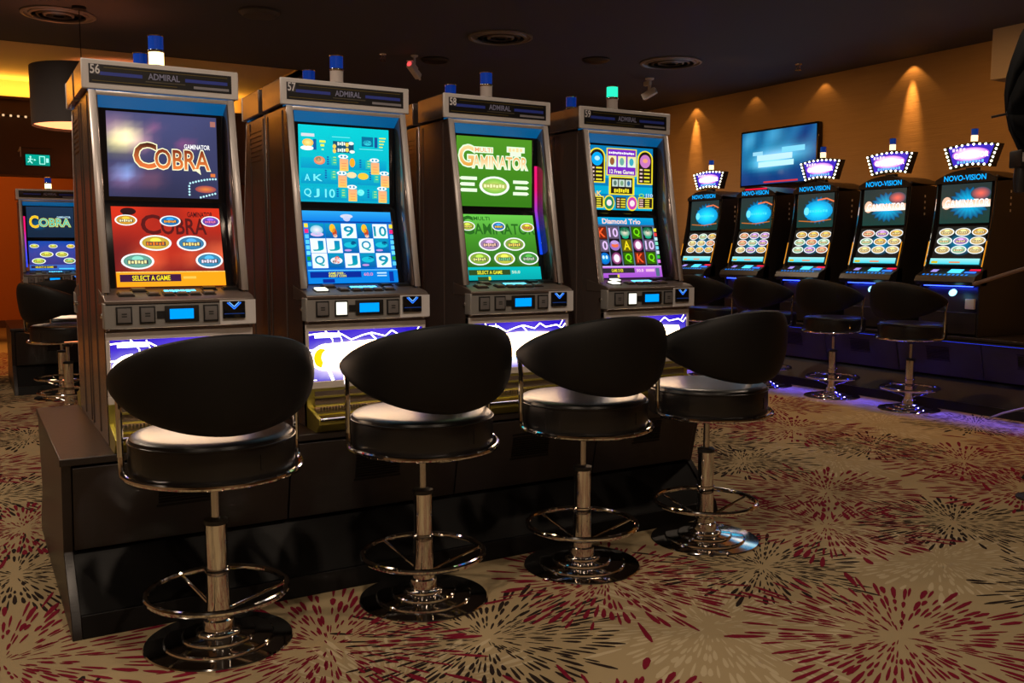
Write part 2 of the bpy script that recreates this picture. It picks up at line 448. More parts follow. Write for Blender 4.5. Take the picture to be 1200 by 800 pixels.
# ------------------------------------------------------------------ slot machine (front rows)
def S_cobra_up(c):
    base = C(72, 76, 120)
    n = 12
    for i in range(n):
        for j in range(n):
            def f(u, v):
                k = [0.72 + 0.1 * math.sin(5 * u + 2) * math.cos(4 * v)] * 3
                col = [base[q] * k[q] * (0.65 + 0.6 * v) for q in range(3)]
                for (gu, gv, gr, gc, gs) in ((.16, .70, .11, (1.0, .9, .35), 1.3), (.05, .64, .10, (.55, .5, .1), .5), (.06, .80, .14, (.75, .35, .45), .35), (.28, .66, .10, (.7, .25, .4), .5), (.15, .28, .08, (.1, .45, .9), .7), (.14, .24, .12, (.5, .15, .3), .4), (.41, .84, .06, (.5, .12, .18), .35), (.70, .64, .06, (.6, .05, .2), .4), (.38, .22, .10, (.35, .1, .1), .35)):
                    w = math.exp(-(((u - gu) / gr) ** 2 + ((v - gv) / gr) ** 2)) * gs
                    col = [col[q] + gc[q] * w for q in range(3)]
                return tuple(col)
            u0, u1, v0, v1 = i / n, (i + 1) / n, j / n, (j + 1) / n
            c.poly([(u0, v0), (u1, v0), (u1, v1), (u0, v1)], None, [f(u0, v0), f(u1, v0), f(u1, v1), f(u0, v1)])
    c.up()
    c.text('C', .235, .35, .43, .645, C(235, 120, 60), C(255, 250, 200), .05, top=C(60, 30, 20))
    c.text('OBRA', .42, .35, .92, .58, C(240, 130, 60), C(255, 250, 205), .055, top=C(120, 40, 20))
    c.poly([(.77, .36), (.84, .29), (.83, .36)], C(255, 250, 205))
    c.text('GAMINATOR', .69, .60, .93, .655, WHITE, None)
    for k in range(10): c.ell(.735 + .027 * k, .185 + .06 * math.sin(k / 9 * PI / 2), .010, .013, C(190, 245, 255), seg=8)
    for k in range(4): c.ell(.725, .15 - .035 * k, .010, .013, C(190, 245, 255), seg=8)
    for k in range(6): c.ell(.83 + .028 * k, .015 + .010 * k, .010, .013, C(190, 245, 255), seg=8)
    c.ell(.88, .115, .10, .045, C(235, 130, 60), C(150, 70, 80))
    c.rect(.93, .27, .975, .31, C(225, 120, 60)); c.rect(.94, .885, .99, .95, C(170, 110, 100))
def oval(c, u, v, ru, rv, ins, tx='', tc=C(250, 240, 180)):
    c.ell(u, v, ru, rv, C(245, 250, 250)); c.up()
    c.ell(u, v, ru * .86, rv * .82, ins, tuple(x * .6 for x in ins)); c.up()
    if tx: c.text(tx, u - ru * .68, v - rv * .30, u + ru * .68, v + rv * .30, tc, C(40, 30, 60), .05)
    else:
        c.ell(u, v + rv * .30, ru * .34, rv * .34, tuple(min(1, x * 1.5) for x in ins)); c.up(); c.rect(u - ru * .62, v - rv * .36, u + ru * .62, v + rv * .16, C(60, 55, 70)); c.up(); c.bars(u - ru * .58, v - rv * .32, u + ru * .58, v + rv * .12, tc, 6)
def S_cobra_lo(c):
    n = 10
    def f(u, v):
        k = .5 + .5 * math.sin(7 * u + 1.2) * math.cos(6 * v + .4)
        a = C(215, 50, 25); b = C(75, 18, 28); w = min(1, max(0, .35 + .75 * (v - .35) + .55 * (k - .5)))
        q = [b[i] + (a[i] - b[i]) * w for i in range(3)]
        for (gu, gv, gr, gs) in ((.30, .33, .13, .7), (.97, .42, .12, .8), (.70, .36, .1, .4)):
            e = math.exp(-(((u - gu) / gr) ** 2 + ((v - gv) / gr) ** 2)) * gs
            q = [q[0] + .9 * e, q[1] + .16 * e, q[2] + .05 * e]
        return tuple(q)
    for i in range(n):
        for j in range(n):
            u0, u1, v0, v1 = i / n, (i + 1) / n, j / n, (j + 1) / n
            c.poly([(u0, v0), (u1, v0), (u1, v1), (u0, v1)], None, [f(u0, v0), f(u1, v0), f(u1, v1), f(u0, v1)])
    c.up()
    dk = C(90, 22, 22)
    c.text('C', .26, .66, .43, .90, dk); c.text('OBRA', .44, .66, .86, .86, dk)
    c.ell(.15, .94, .07, .045, C(45, 18, 20)); c.rect(.10, .86, .14, .94, C(45, 18, 20)); c.up()
    c.text('GAMINATOR', .69, .88, .93, .945, C(60, 15, 20))
    oval(c, .125, .83, .10, .068, C(245, 175, 50)); oval(c, .525, .825, .097, .068, C(40, 140, 215), '', C(250, 170, 60)); oval(c, .905, .825, .09, .068, C(140, 90, 210), '', C(240, 120, 180))
    oval(c, .375, .545, .145, .098, C(240, 200, 70), '', C(230, 120, 30)); oval(c, .705, .54, .138, .098, C(75, 150, 200), '', C(245, 220, 130))
    oval(c, .20, .315, .148, .10, C(120, 190, 170), '', C(240, 235, 160)); oval(c, .86, .32, .13, .10, C(70, 160, 205), '', C(235, 225, 245))
    c.rect(0, 0, 1, .185, C(250, 165, 20)); c.rect(0, .175, 1, .185, C(255, 230, 140)); c.up()
    c.rect(.03, .06, .58, .15, C(60, 18, 60)); c.up()
    c.text('SELECT A GAME', .14, .075, .48, .135, C(255, 235, 20)); c.rect(.60, .09, .72, .12, C(255, 200, 80))
def S_ocean_up(c):
    c.rect(0, 0, 1, 1, C(0, 165, 195), C(0, 205, 212)); c.up()
    for v0, v1 in ((.03, .20), (.24, .40), (.44, .58)): c.rect(.02, v0, .97, v1, C(0, 150, 195), C(0, 180, 205))
    c.up()
    c.rect(.03, .85, .17, .89, C(215, 220, 225)); c.ell(.10, .77, .06, .05, C(255, 235, 150), C(255, 190, 70)); c.ell(.09, .70, .07, .03, WHITE); c.rect(.155, .68, .19, .82, C(10, 90, 160)); 
    c.rect(.225, .78, .29, .81, C(230, 240, 80)); c.rect(.235, .73, .275, .76, C(230, 240, 80)); c.rect(.245, .68, .27, .70, C(160, 240, 160))
    c.rect(.37, .66, .60, .81, C(20, 80, 110)); c.rect(.69, .76, .82, .89, C(0, 110, 150)); c.ell(.755, .81, .05, .035, C(60, 225, 235)); c.rect(.835, .75, .87, .89, C(20, 80, 150))
    c.up()
    for k in range(4): c.rect(.89, .875 - .04 * k, .965 - .012 * k, .89 - .04 * k, C(235, 235, 60))
    c.bars(.42, .755, .51, .805, C(235, 250, 235), 4); c.bars(.42, .67, .51, .72, C(235, 250, 235), 4)
    for u, v in ((.385, .74), (.385, .68), (.525, .77), (.525, .70)): c.ell(u, v, .02, .03, C(240, 210, 90), seg=10)
    c.ell(.57, .79, .03, .022, C(235, 245, 235)); c.ell(.58, .68, .03, .022, C(235, 245, 235))
    c.rect(.36, .86, .56, .868, C(120, 235, 235)); c.rect(.66, .72, .93, .726, C(140, 240, 240))
    c.ell(.22, .545, .06, .055, C(240, 200, 150), C(230, 120, 80)); c.ell(.21, .56, .03, .03, C(80, 120, 90)); c.ell(.58, .535, .03, .06, C(255, 170, 40)); c.ell(.57, .37, .055, .04, C(250, 225, 170)); c.ell(.70, .36, .06, .045, C(245, 200, 60)); c.ell(.67, .14, .04, .045, C(90, 235, 240))
    for u, v in ((.30, .54), (.66, .52), (.275, .36), (.77, .36), (.40, .12), (.745, .12)):
        for k in range(4): c.rect(u, v + .045 - k * .03, u + .022, v + .062 - k * .03, C(15, 80, 170))
    for u, v in ((.35, .53), (.73, .50), (.34, .34), (.82, .32), (.45, .10), (.80, .10)): c.rect(u, v - .04, u + .06, v + .07, C(40, 190, 180))
    c.up()
    for u, v in ((.37, .56), (.75, .53), (.36, .37), (.84, .36), (.46, .13), (.82, .12)):
        for k in range(3): c.rect(u, v + .03 - k * .035, u + .03, v + .04 - k * .035, C(190, 235, 90))
    for u, v in ((.44, .47), (.79, .44), (.42, .25), (.90, .27), (.53, .07), (.87, .06)):
        c.rect(u, v - .05, u + .095, v + .11, C(255, 205, 90), C(245, 170, 130)); c.up(); c.ell(u + .04, v + .14, .055, .028, C(240, 250, 250)); c.up()
        c.ell(u + .02, v + .14, .012, .014, C(0, 150, 190), seg=8); c.ell(u + .06, v + .14, .012, .014, C(0, 150, 190), seg=8)
        for k in range(3): c.rect(u + .02, v - .025 + .035 * k, u + .075, v - .018 + .035 * k, C(230, 120, 90))
    for tx, u0, v0, u1, v1 in (('A', .055, .275, .11, .36), ('K', .15, .275, .24, .36), ('Q', .045, .06, .12, .17), ('J', .15, .06, .205, .17), ('10', .27, .06, .375, .17)):
        c.text(tx, u0, v0, u1, v1, C(120, 240, 245), C(0, 120, 180), .03)
    c.text('9', .64, .10, .70, .17, C(130, 250, 240))
def S_ocean_lo(c):
    c.rect(0, 0, 1, 1, C(0, 95, 200), C(0, 120, 215)); c.up()
    c.rect(0, .86, 1, 1, C(0, 125, 225), C(40, 165, 240)); c.rect(0, .84, 1, .86, C(0, 60, 160)); c.up()
    c.ell(.49, .93, .07, .03, C(210, 215, 235)); c.ell(.49, .90, .04, .04, C(190, 200, 240))
    grid = ['pearl', 'horse', '9', 'horse', '10', 'J', 'J', 'dolphin', 'Q', 'dolphin', 'Q', 'fish', 'J', 'dolphin', '9']
    for r in range(3):
        for k in range(5):
            g = grid[r * 5 + k]; u0 = .06 + k * .178; v1 = .825 - r * .208
            u1, v0 = u0 + .168, v1 - .20
            if g in ('9', '10', 'J', 'Q'):
                c.rect(u0, v0, u1, v1, C(235, 250, 250)); c.up()
                c.text(g, u0 + (.03 if g != '10' else .012), v0 + .03, u1 - (.035 if g != '10' else .015), v1 - .035, C(0, 165, 175), C(120, 220, 225), .02, top=C(0, 130, 190))
            else:
                c.rect(u0, v0, u1, v1, C(0, 90, 170), C(0, 150, 190)); c.up()
                if g == 'pearl': c.ell(u0 + .085, v0 + .11, .07, .065, C(250, 240, 245), C(120, 200, 225)); c.ell(u0 + .085, v0 + .05, .07, .03, C(220, 190, 235))
                elif g == 'horse': c.ell(u0 + .08, v0 + .135, .032, .06, C(255, 190, 40)); c.ell(u0 + .10, v0 + .08, .026, .055, C(190, 70, 30)); c.ell(u0 + .105, v0 + .03, .022, .025, C(240, 200, 180))
                elif g == 'dolphin': c.ell(u0 + .08, v0 + .11, .07, .04, C(20, 190, 215)); c.ell(u0 + .115, v0 + .135, .03, .025, C(0, 60, 120)); c.ell(u0 + .05, v0 + .035, .04, .014, C(200, 150, 220))
                else: c.ell(u0 + .085, v0 + .10, .065, .045, C(235, 240, 245)); c.ell(u0 + .095, v0 + .11, .03, .05, C(225, 90, 60)); c.ell(u0 + .06, v0 + .085, .02, .03, C(120, 60, 40))
                c.up()
    for k in range(8):
        for u in (.005, .955):
            cc = [C(250, 225, 60), C(240, 40, 120), C(90, 200, 245), C(90, 210, 240), C(100, 215, 240), C(110, 225, 250), C(20, 150, 60), C(90, 210, 245)][k]
            c.rect(u, .76 - k * .075, u + .04, .815 - k * .075, cc)
    c.rect(0, 0, 1, .175, C(0, 130, 225)); c.rect(0, .17, 1, .18, C(120, 215, 255)); c.up()
    c.rect(.02, .075, .58, .155, C(0, 40, 150)); c.rect(.15, .005, .28, .055, C(0, 40, 150)); c.rect(.90, .01, .95, .15, C(0, 50, 165)); c.up()
    c.text('GAME OVER -', .22, .118, .40, .148, C(240, 240, 60)); c.text('INSERT COIN', .22, .082, .41, .112, C(240, 240, 60)); c.text('60.0', .61, .095, .71, .135, C(230, 140, 180)); c.rect(.76, .12, .87, .14, C(190, 230, 255)); c.rect(.76, .085, .87, .10, C(190, 230, 255))
def S_green_up(c):
    c.rect(0, 0, 1, 1, C(52, 120, 22), C(78, 146, 34)); c.up()
    w = C(232, 255, 220)
    c.text('G', .04, .58, .22, .86, C(230, 160, 60), w, .07, top=C(250, 215, 150)); c.text('AMINATOR', .21, .56, .93, .73, C(250, 235, 190), w, .085, top=C(235, 170, 90))
    c.rect(.22, .77, .475, .86, w); c.rect(.655, .80, .90, .885, w); c.rect(.70, .745, .85, .80, w); c.up()
    c.text('MULTI', .235, .785, .46, .845, C(240, 160, 110)); c.bars(.68, .81, .88, .87, C(245, 220, 160), 4)
    for k in range(3):
        v = .40 - k * .085; i = .03 * (k == 1)
        c.poly([(.03, v), (.06, v - .024), (.26 - i, v - .024), (.26 - i, v + .024), (.06, v + .024)], w); c.poly([(.96, v - .03), (.93, v - .054), (.74 + i, v - .054), (.74 + i, v - .006), (.93, v - .006)], w)
    c.ell(.49, .30, .20, .14, w, C(245, 255, 240)); c.up(); c.ell(.49, .30, .165, .11, C(205, 230, 110), C(120, 190, 70)); c.up()
    c.rect(.33, .265, .65, .335, C(175, 185, 90)); c.up(); c.bars(.35, .275, .63, .325, C(240, 245, 180), 7)
def S_green_lo(c):
    c.rect(0, .20, 1, .7, C(40, 100, 20), C(70, 150, 40)); c.rect(0, .7, 1, 1, C(75, 155, 45), C(105, 200, 75)); c.up()
    dk = C(40, 105, 30)
    c.text('G', .02, .70, .18, .97, dk); c.text('AMINATOR', .19, .70, 1.0, .86, dk); c.text('MULTI', .19, .91, .40, .965, dk)
    for u, v, ru, rv, cc, tc in ((.10, .82, .10, .07, C(190, 205, 70), C(240, 220, 90)), (.51, .82, .09, .07, C(60, 140, 210), C(245, 200, 60)), (.90, .81, .095, .07, C(220, 200, 60), C(235, 150, 60)),
                                 (.36, .545, .145, .10, C(190, 150, 200), C(245, 200, 170)), (.69, .545, .145, .10, C(165, 200, 80), C(250, 215, 90)), (.20, .325, .145, .10, C(160, 200, 70), C(230, 235, 130)), (.53, .325, .14, .10, C(215, 225, 80), C(120, 200, 130)), (.86, .325, .135, .10, C(80, 165, 70), C(190, 205, 175))):
        oval(c, u, v, ru, rv, cc, '', tc)
    c.rect(0, 0, 1, .195, C(0, 165, 170), C(0, 190, 190)); c.up(); c.rect(.03, .075, .58, .155, C(45, 75, 30)); c.rect(.14, .0, .28, .05, C(45, 75, 30)); c.up()
    c.text('SELECT A GAME', .14, .09, .47, .14, C(245, 240, 60)); c.text('50.0', .60, .095, .71, .135, C(210, 240, 210)); c.rect(.28, 0, .31, .05, C(220, 220, 40))
def S_purple_up(c):
    for i in range(8):
        a = C(0, 120, 175) if i % 2 else C(0, 165, 205)
        c.rect(0, i / 8, 1, (i + 1) / 8, a)
    c.up()
    y = C(245, 225, 40); bk = C(35, 25, 20)
    for u0, u1 in ((.0, .25), (.75, 1.0)):
        c.rect(u0, .42, u1, .82, y); c.ell((u0 + u1) / 2, .82, .125, .14, y); c.up()
        c.rect(u0 + .02, .44, u1 - .02, .82, bk); c.ell((u0 + u1) / 2, .82, .105, .12, bk); c.up()
        for k in range(4): c.rect(u0 + .04, .64 - k * .06, u0 + .085, .665 - k * .06, C(230, 200, 190)); c.rect(u0 + .11, .64 - k * .06, u1 - .05, .665 - k * .06, C(225, 215, 50))
        c.ell((u0 + u1) / 2, .79, .085, .105, C(0, 165, 235) if u0 < .5 else C(200, 120, 190)); c.up()
        c.ell((u0 + u1) / 2, .80, .04, .035, C(180, 235, 255) if u0 < .5 else C(240, 160, 120)); c.up()
    c.rect(.265, .54, .735, .97, y); c.up(); c.rect(.28, .555, .72, .955, C(120, 40, 190)); c.up()
    c.bars(.30, .88, .70, .915, WHITE, 14)
    for k in range(3):
        u = .29 + .15 * k; c.rect(u, .68, u + .125, .85, C(215, 240, 230), C(240, 230, 150)); c.up(); c.ell(u + .06, .765, .035, .06, [C(150, 90, 50), C(110, 170, 160), C(60, 170, 190)][k]); c.up()
    c.text('12 Free Games', .31, .575, .69, .635, C(255, 250, 230), C(90, 20, 140), .03)
    c.rect(.30, .24, .70, .53, y); c.up(); c.rect(.33, .26, .67, .51, bk); c.up()
    for k in range(3): c.rect(.35 + .105 * k, .37, .44 + .105 * k, .48, C(195, 215, 205)); c.up(); c.ell(.395 + .105 * k, .425, .025, .04, [C(90, 120, 110), C(120, 160, 120), C(60, 110, 150)][k])
    c.bars(.38, .275, .62, .34, y, 7)
    for u0, u1 in ((0, .22), (.76, 1.0)):
        c.rect(u0, .03, u1, .21, y); c.up(); c.rect(u0 + .01, .045, u1 - .015, .195, bk); c.up()
        for k in range(4): c.rect(u0 + .02, .16 - k * .035, u0 + .08, .178 - k * .035, C(235, 190, 180)); c.rect(u0 + .11, .16 - k * .035, u0 + .18, .178 - k * .035, C(230, 220, 60))
    c.text('AK', .03, .215, .18, .29, C(250, 215, 120)); c.text('Q', .77, .20, .85, .27, C(150, 220, 40)); c.text('J10', .87, .20, .99, .27, C(200, 220, 245))
    for u, cc in ((.30, C(30, 130, 90)), (.66, C(200, 60, 170))):
        c.ell(u, .11, .085, .12, y); c.up(); c.ell(u, .11, .07, .10, cc); c.up(); c.ell(u, .11, .04, .05, C(240, 225, 230)); c.up()
    c.rect(.40, .02, .56, .20, C(60, 50, 20)); c.up()
    for k in range(4): c.rect(.42, .16 - k * .04, .46, .18 - k * .04, C(230, 180, 160)); c.rect(.48, .16 - k * .04, .55, .18 - k * .04, C(230, 215, 60))
def S_purple_lo(c):
    c.rect(0, 0, 1, 1, C(35, 40, 60), C(70, 90, 120)); c.up()
    c.rect(0, .88, 1, 1, C(0, 130, 200), C(0, 160, 215)); c.up()
    c.text('Diamond Trio', .18, .895, .78, .975, C(255, 205, 190), C(200, 235, 250), .03)
    g = ['K', '10', 'f', 'Q', 'f', '10', 'm', 'A', 'd', '10', 'p', 'd', 'Q', 'K', 'Q']
    cols = {'K': C(255, 90, 40), '10': C(225, 190, 245), 'Q': C(120, 230, 20), 'A': C(240, 220, 30)}
    for k in range(5):
        u0 = .06 + .18 * k; c.rect(u0, .20, u0 + .165, .845, C(18, 14, 22)); c.rect(u0 + .165, .20, u0 + .18, .845, C(95, 120, 150)); c.up()
        for r in range(3):
            q = g[r * 5 + k]; v0 = .645 - r * .212
            if q in cols: c.rect(u0 + .005, v0, u0 + .16, v0 + .195, tuple(x * .16 for x in cols[q])); c.up(); c.text(q, u0 + (.035 if q != '10' else .015), v0 + .03, u0 + (.13 if q != '10' else .15), v0 + .17, cols[q], C(250, 245, 235) if q == '10' else None, .02)
            elif q == 'f': c.ell(u0 + .08, v0 + .10, .075, .075, C(240, 225, 200), C(30, 160, 130)); c.ell(u0 + .08, v0 + .15, .075, .04, C(10, 95, 60)); c.ell(u0 + .08, v0 + .03, .05, .03, C(20, 170, 130))
            elif q == 'm': c.ell(u0 + .08, v0 + .10, .08, .085, C(150, 110, 190)); c.up(); c.ell(u0 + .08, v0 + .10, .055, .035, C(240, 110, 70)); c.ell(u0 + .08, v0 + .145, .06, .03, C(190, 160, 220))
            elif q == 'p': c.ell(u0 + .08, v0 + .10, .08, .095, C(0, 160, 225), C(0, 90, 190)); c.up(); c.ell(u0 + .06, v0 + .12, .018, .03, C(200, 240, 255)); c.ell(u0 + .11, v0 + .12, .018, .03, C(200, 240, 255))
            else: c.ell(u0 + .08, v0 + .10, .08, .10, C(255, 150, 220), C(90, 20, 70)); c.up(); c.ell(u0 + .08, v0 + .10, .045, .065, C(255, 235, 250))
            c.up()
    for k in range(8):
        for u in (.0, .955): c.rect(u, .76 - k * .075, u + .045, .815 - k * .075, [C(240, 220, 60), C(230, 60, 60), C(190, 235, 240), C(130, 225, 190), C(120, 215, 240), C(210, 225, 235), C(60, 190, 60), C(220, 120, 230)][k])
    c.rect(0, 0, 1, .18, C(165, 80, 205), C(190, 110, 225)); c.rect(0, .175, 1, .19, C(225, 200, 250)); c.up()
    c.rect(.02, .075, .56, .155, C(45, 40, 50)); c.rect(.14, 0, .28, .05, C(45, 40, 50)); c.rect(.90, .01, .96, .15, C(80, 110, 130)); c.up(); c.text('GAME OVER', .20, .09, .38, .14, C(235, 225, 40)); c.text('50.0', .59, .09, .70, .135, C(255, 215, 235)); c.rect(.74, .09, .88, .135, C(235, 180, 225)); c.rect(.28, 0, .31, .05, C(230, 220, 60))
def S_blue_lo(c):
    c.rect(0, 0, 1, 1, C(0, 30, 110), C(0, 70, 170)); c.up()
    for u, v, ru, rv, cc in ((.125, .83, .10, .068, C(205, 215, 80)), (.525, .825, .097, .068, C(190, 210, 90)), (.905, .825, .09, .068, C(230, 200, 60)), (.375, .545, .145, .098, C(200, 220, 80)), (.705, .54, .138, .098, C(190, 215, 90)), (.20, .315, .148, .10, C(170, 220, 80)), (.86, .32, .13, .10, C(120, 200, 130))):
        oval(c, u, v, ru, rv, cc, '', C(240, 220, 60))
    c.rect(0, 0, 1, .185, C(0, 100, 190)); c.up(); c.rect(.03, .07, .58, .15, C(10, 20, 50)); c.up(); c.text('SELECT A GAME', .12, .08, .50, .135, C(235, 230, 20)); c.rect(.62, .03, .95, .07, C(60, 200, 250))
def S_teal_up(c):
    c.rect(0, 0, 1, 1, C(20, 38, 60), C(30, 50, 75)); c.up()
    c.ell(.25, .42, .2, .2, C(0, 90, 130), C(20, 40, 65)); c.up()
    c.text('C', .06, .32, .24, .70, C(250, 190, 30), C(255, 240, 90), .03); c.text('OBRA', .26, .36, .92, .62, C(90, 190, 170), C(245, 230, 60), .05)
    c.text('GAMINATOR', .64, .64, .93, .70, C(190, 230, 250))

def belly_art(c):
    """backlit lower glass: violet-blue storm with white bolts and a blown-out glowing logo"""
    a, b = C(40, 10, 205, 1.0), C(85, 55, 225, 1.0)
    n = 14
    for i in range(n):
        for j in range(6):
            def f(u, v):
                w = .5 + .5 * math.sin(9 * u + 3 * v) * math.cos(5 * v + 2 * u)
                q = [a[k] + (b[k] - a[k]) * w * v for k in range(3)]
                e = math.exp(-(((u - .45) / .34) ** 2 + ((v - .38) / .22) ** 2)) * 4.0
                return (q[0] + e, q[1] + e * .88, q[2] + e * .62)
            u0, u1, v0, v1 = i / n, (i + 1) / n, j / 6, (j + 1) / 6
            c.poly([(u0, v0), (u1, v0), (u1, v1), (u0, v1)], None, [f(u0, v0), f(u1, v0), f(u1, v1), f(u0, v1)])
    c.up()
    W = (4.6, 4.3, 3.6)
    c.line([(.0, .93), (.10, .95), (.27, .93), (.36, .80), (.46, .88), (.54, .92), (.66, .84), (.72, .95), (.78, .86), (.90, .90), (.96, .82), (1.0, .93)], .010, W)
    c.line([(.14, 1.0), (.20, .82), (.21, .62)], .009, W); c.line([(.25, .98), (.28, .80), (.27, .66)], .008, W); c.line([(.53, .9), (.58, .78), (.57, .62)], .012, W); c.line([(0, .62), (.08, .64)], .012, W)
    c.line([(.93, .86), (.97, 1.0)], .008, W); c.line([(.15, .3), (.20, .0)], .025, W)
    c.ell(.60, .70, .14, .10, C(0, 190, 235, 1.6), C(40, 90, 230, 1.4)); c.up()
    c.rect(.05, .86, .27, .92, (3, 3.2, 2.6)); c.up()
    c.ell(.15, .47, .14, .27, (9, 7.2, 5)); c.up(); c.ell(.105, .46, .065, .19, C(255, 190, 10, 1.6)); c.up(); c.ell(.16, .47, .055, .15, (4.6, 4.2, 3.4)); c.up()
    pts = [(.10, .22), (.16, .74), (.55, .78), (.90, .74), (.95, .50), (.88, .30), (.55, .24)]
    c.poly(pts, (11, 6.6, 3.2)); c.up()
    c.text('GAMINATOR', .22, .36, .86, .62, (6.8, 6.0, 4.6), C(255, 190, 60, 2.5), .03)
    c.text('MULTI', .30, .16, .50, .22, C(120, 190, 250, 1.5)); c.rect(.02, .02, .06, .035, W)

def make_machine(number, up, lo, label, loc, rz=0, btn_lit=(), beacon=('blue', 'white'), strips=None, plain=False, group=None, front=True):
    t = thing('slot_machine', label, 'slot machine', loc, rz, group)
    # cabinet: inner body plus the two shaped side cheeks
    b = M()
    b.prism([(0.27, 0), (0.27, 1.24), (0.05, 1.24), (0.05, 0.84), (-0.02, 0.50), (-0.17, 0.38), (-0.17, 0)][::-1], -0.235, 0.235, bronze)
    b.build('cabinet', t)
    for s in (-1, 1):
        p = M()
        side = [(0.272, 0.0), (0.272, 1.24), (-0.012, 1.24), (-0.148, 0.53), (-0.205, 0.512), (-0.21, 0.41), (-0.195, 0.40), (-0.195, 0.0)][::-1]
        p.prism(side, s * 0.25 if s < 0 else 0.235, -0.235 if s < 0 else 0.25, bronze)
        sp = p.build('side_panel', t, 0.004)
        r = M()   # raised vertical trims on the side
        for y0 in (0.03, 0.235):
            r.box(min(s * 0.25, s * 0.2535), max(s * 0.25, s * 0.2535), y0, y0 + 0.018, 0.02, 1.225, bronze)
        r.build('side_trim', sp)
        k = M()
        k.lathe([(0.009, 0), (0.009, 0.008), (0.006, 0.011), (0.0, 0.012)], chrome, 12, Matrix.Translation((s * 0.25, -0.17, 0.455)) @ Matrix.Rotation(s * PI / 2, 4, 'Y'))
        k.build('lock', sp)
        if not front:
            lv = M()
            for q in range(7): lv.box(min(s * .25, s * .254), max(s * .25, s * .254), .03, .24, 1.06 + q * .02, 1.07 + q * .02, bronze)
            lv.build('vent_louvres', sp)
    # header box
    h = M(); h.box(-0.268, 0.268, -0.006, 0.25, 1.243, 1.344, bronze); hd = h.build('header', t, 0.004, 2)
    h = M(); h.box(-0.27, 0.27, -0.0155, -0.004, 1.242, 1.345, silver_white); h.build('header_frame', hd, 0.004, 2)
    h = M(); h.box(-0.248, 0.248, -0.008, 0.03, 1.236, 1.2435, band_blue); h.build('glow_strip', hd)
    if front:
        h = M(); c = Canvas(h, (-0.246, -0.0165, 1.262), (0.49, 0, 0), (0, 0, 0.066), printed, 0.0003)
        c.rect(0, 0, 1, 1, (0.006, 0.006, 0.008)); c.up()
        bl = C(55, 75, 190); gold = C(120, 105, 40)
        c.rect(0.10, .84, .97, .87, gold); c.rect(.02, .12, .60, .15, gold); c.rect(.06, .44, .36, .62, bl); c.rect(.66, .44, .97, .62, bl); c.rect(.72, .12, .98, .26, C(150, 150, 160)); c.frame(0, 0, 1, 1, .006, C(40, 40, 48)); c.up()
        c.rect(.005, .45, .075, .985, C(60, 60, 70)); c.up()
        if number: c.text(number, .010, .50, .072, .97, C(235, 235, 240))
        c.text('ADMIRAL', .40, .42, .62, .74, C(150, 155, 195)); c.rect(.38, .26, .66, .32, C(90, 85, 70))
        h.build('number_sign', hd)
    # silver frame round the screens
    zs = [1.222, 0.86, 0.537]; fy = lambda z: -0.018 - (1.235 - z) * 0.191
    my = {1.222: 0.022, 0.86: 0.016, 0.537: -0.062}
    f = M()
    for s in (-1, 1):
        vs = []
        for z in (1.238, 0.86, 0.533): vs += [(s * .25, fy(z), z), (s * .226, fy(z), z)]
        fs = [(0, 1, 3, 2), (2, 3, 5, 4)]
        f.add(vs, [q[::-1] if s > 0 else q for q in fs][::1], silver)
        vs = []
        for z in zs: vs += [(s * .226, fy(z), z), (s * .222, my[z], z)]
        f.add(vs, [q[::-1] if s > 0 else q for q in fs], bronze)
    f.add([(-.25, fy(1.238), 1.238), (.25, fy(1.238), 1.238), (.226, fy(1.222), 1.222), (-.226, fy(1.222), 1.222)], [(3, 2, 1, 0)], silver)
    fr = f.build('screen_frame', t)
    sm = fr.modifiers.new('solid', 'SOLIDIFY'); sm.thickness = 0.004
    f = M(); f.add([(-.226, fy(1.222), 1.222), (.226, fy(1.222), 1.222), (.222, 0.022, 1.185), (-.222, 0.022, 1.185)], [(3, 2, 1, 0)], band_blue); f.build('glow_strip', t)
    f = M()
    f.add([(-.2235, .0225, 1.19), (.2235, .0225, 1.19), (.2235, .0225, 0.858), (-.2235, .0225, 0.858), (.2235, .014, 0.845), (-.2235, .014, 0.845), (.2235, -.062, 0.533), (-.2235, -.062, 0.533)], [(3, 2, 1, 0), (5, 4, 2, 3), (7, 6, 4, 5)], black_gloss)
    f.build('screen_mask', t)
    if front:
        f = M(); c = Canvas(f, (-0.192, 0.0205, 0.873), (0.384, 0, 0), (0, 0, 0.302), display); up(c); f.build('upper_screen', t)
        f = M(); c = Canvas(f, (-0.190, -0.0600, 0.547), (0.380, 0, 0), (0, 0.0705, 0.290), display); lo(c); f.build('lower_screen', t)
    for s, (z0, z1) in (strips or ()):  # emissive bands draw the LED glow reflected inside the frame
        f = M(); n = 8
        def yy(z, w): 
            m_ = 0.016 + (z - .86) / .362 * .006 if z > .86 else 0.016 - (.86 - z) / .323 * .078
            return fy(z) + (m_ - fy(z)) * w
        for i in range(n):
            za, zb = z0 + (z1 - z0) * i / n, z0 + (z1 - z0) * (i + 1) / n
            lo_, hi_ = C(10, 70, 235), C(235, 20, 110)
            ca, cb = [tuple(lo_[q] + (hi_[q] - lo_[q]) * min(1, max(0, (k / n - .3) * 2.2)) for q in range(3)) for k in (i, i + 1)]
            x0, x1 = s * .2215, s * .204
            f.add([(x0, yy(za, 1) - .0015, za), (x1, yy(za, 1) - .0015, za), (x1, yy(zb, 1) - .0015, zb), (x0, yy(zb, 1) - .0015, zb)], [(0, 1, 2, 3) if s < 0 else (3, 2, 1, 0)], display, [ca, ca, cb, cb])
        f.build('added_glow_strip', t)
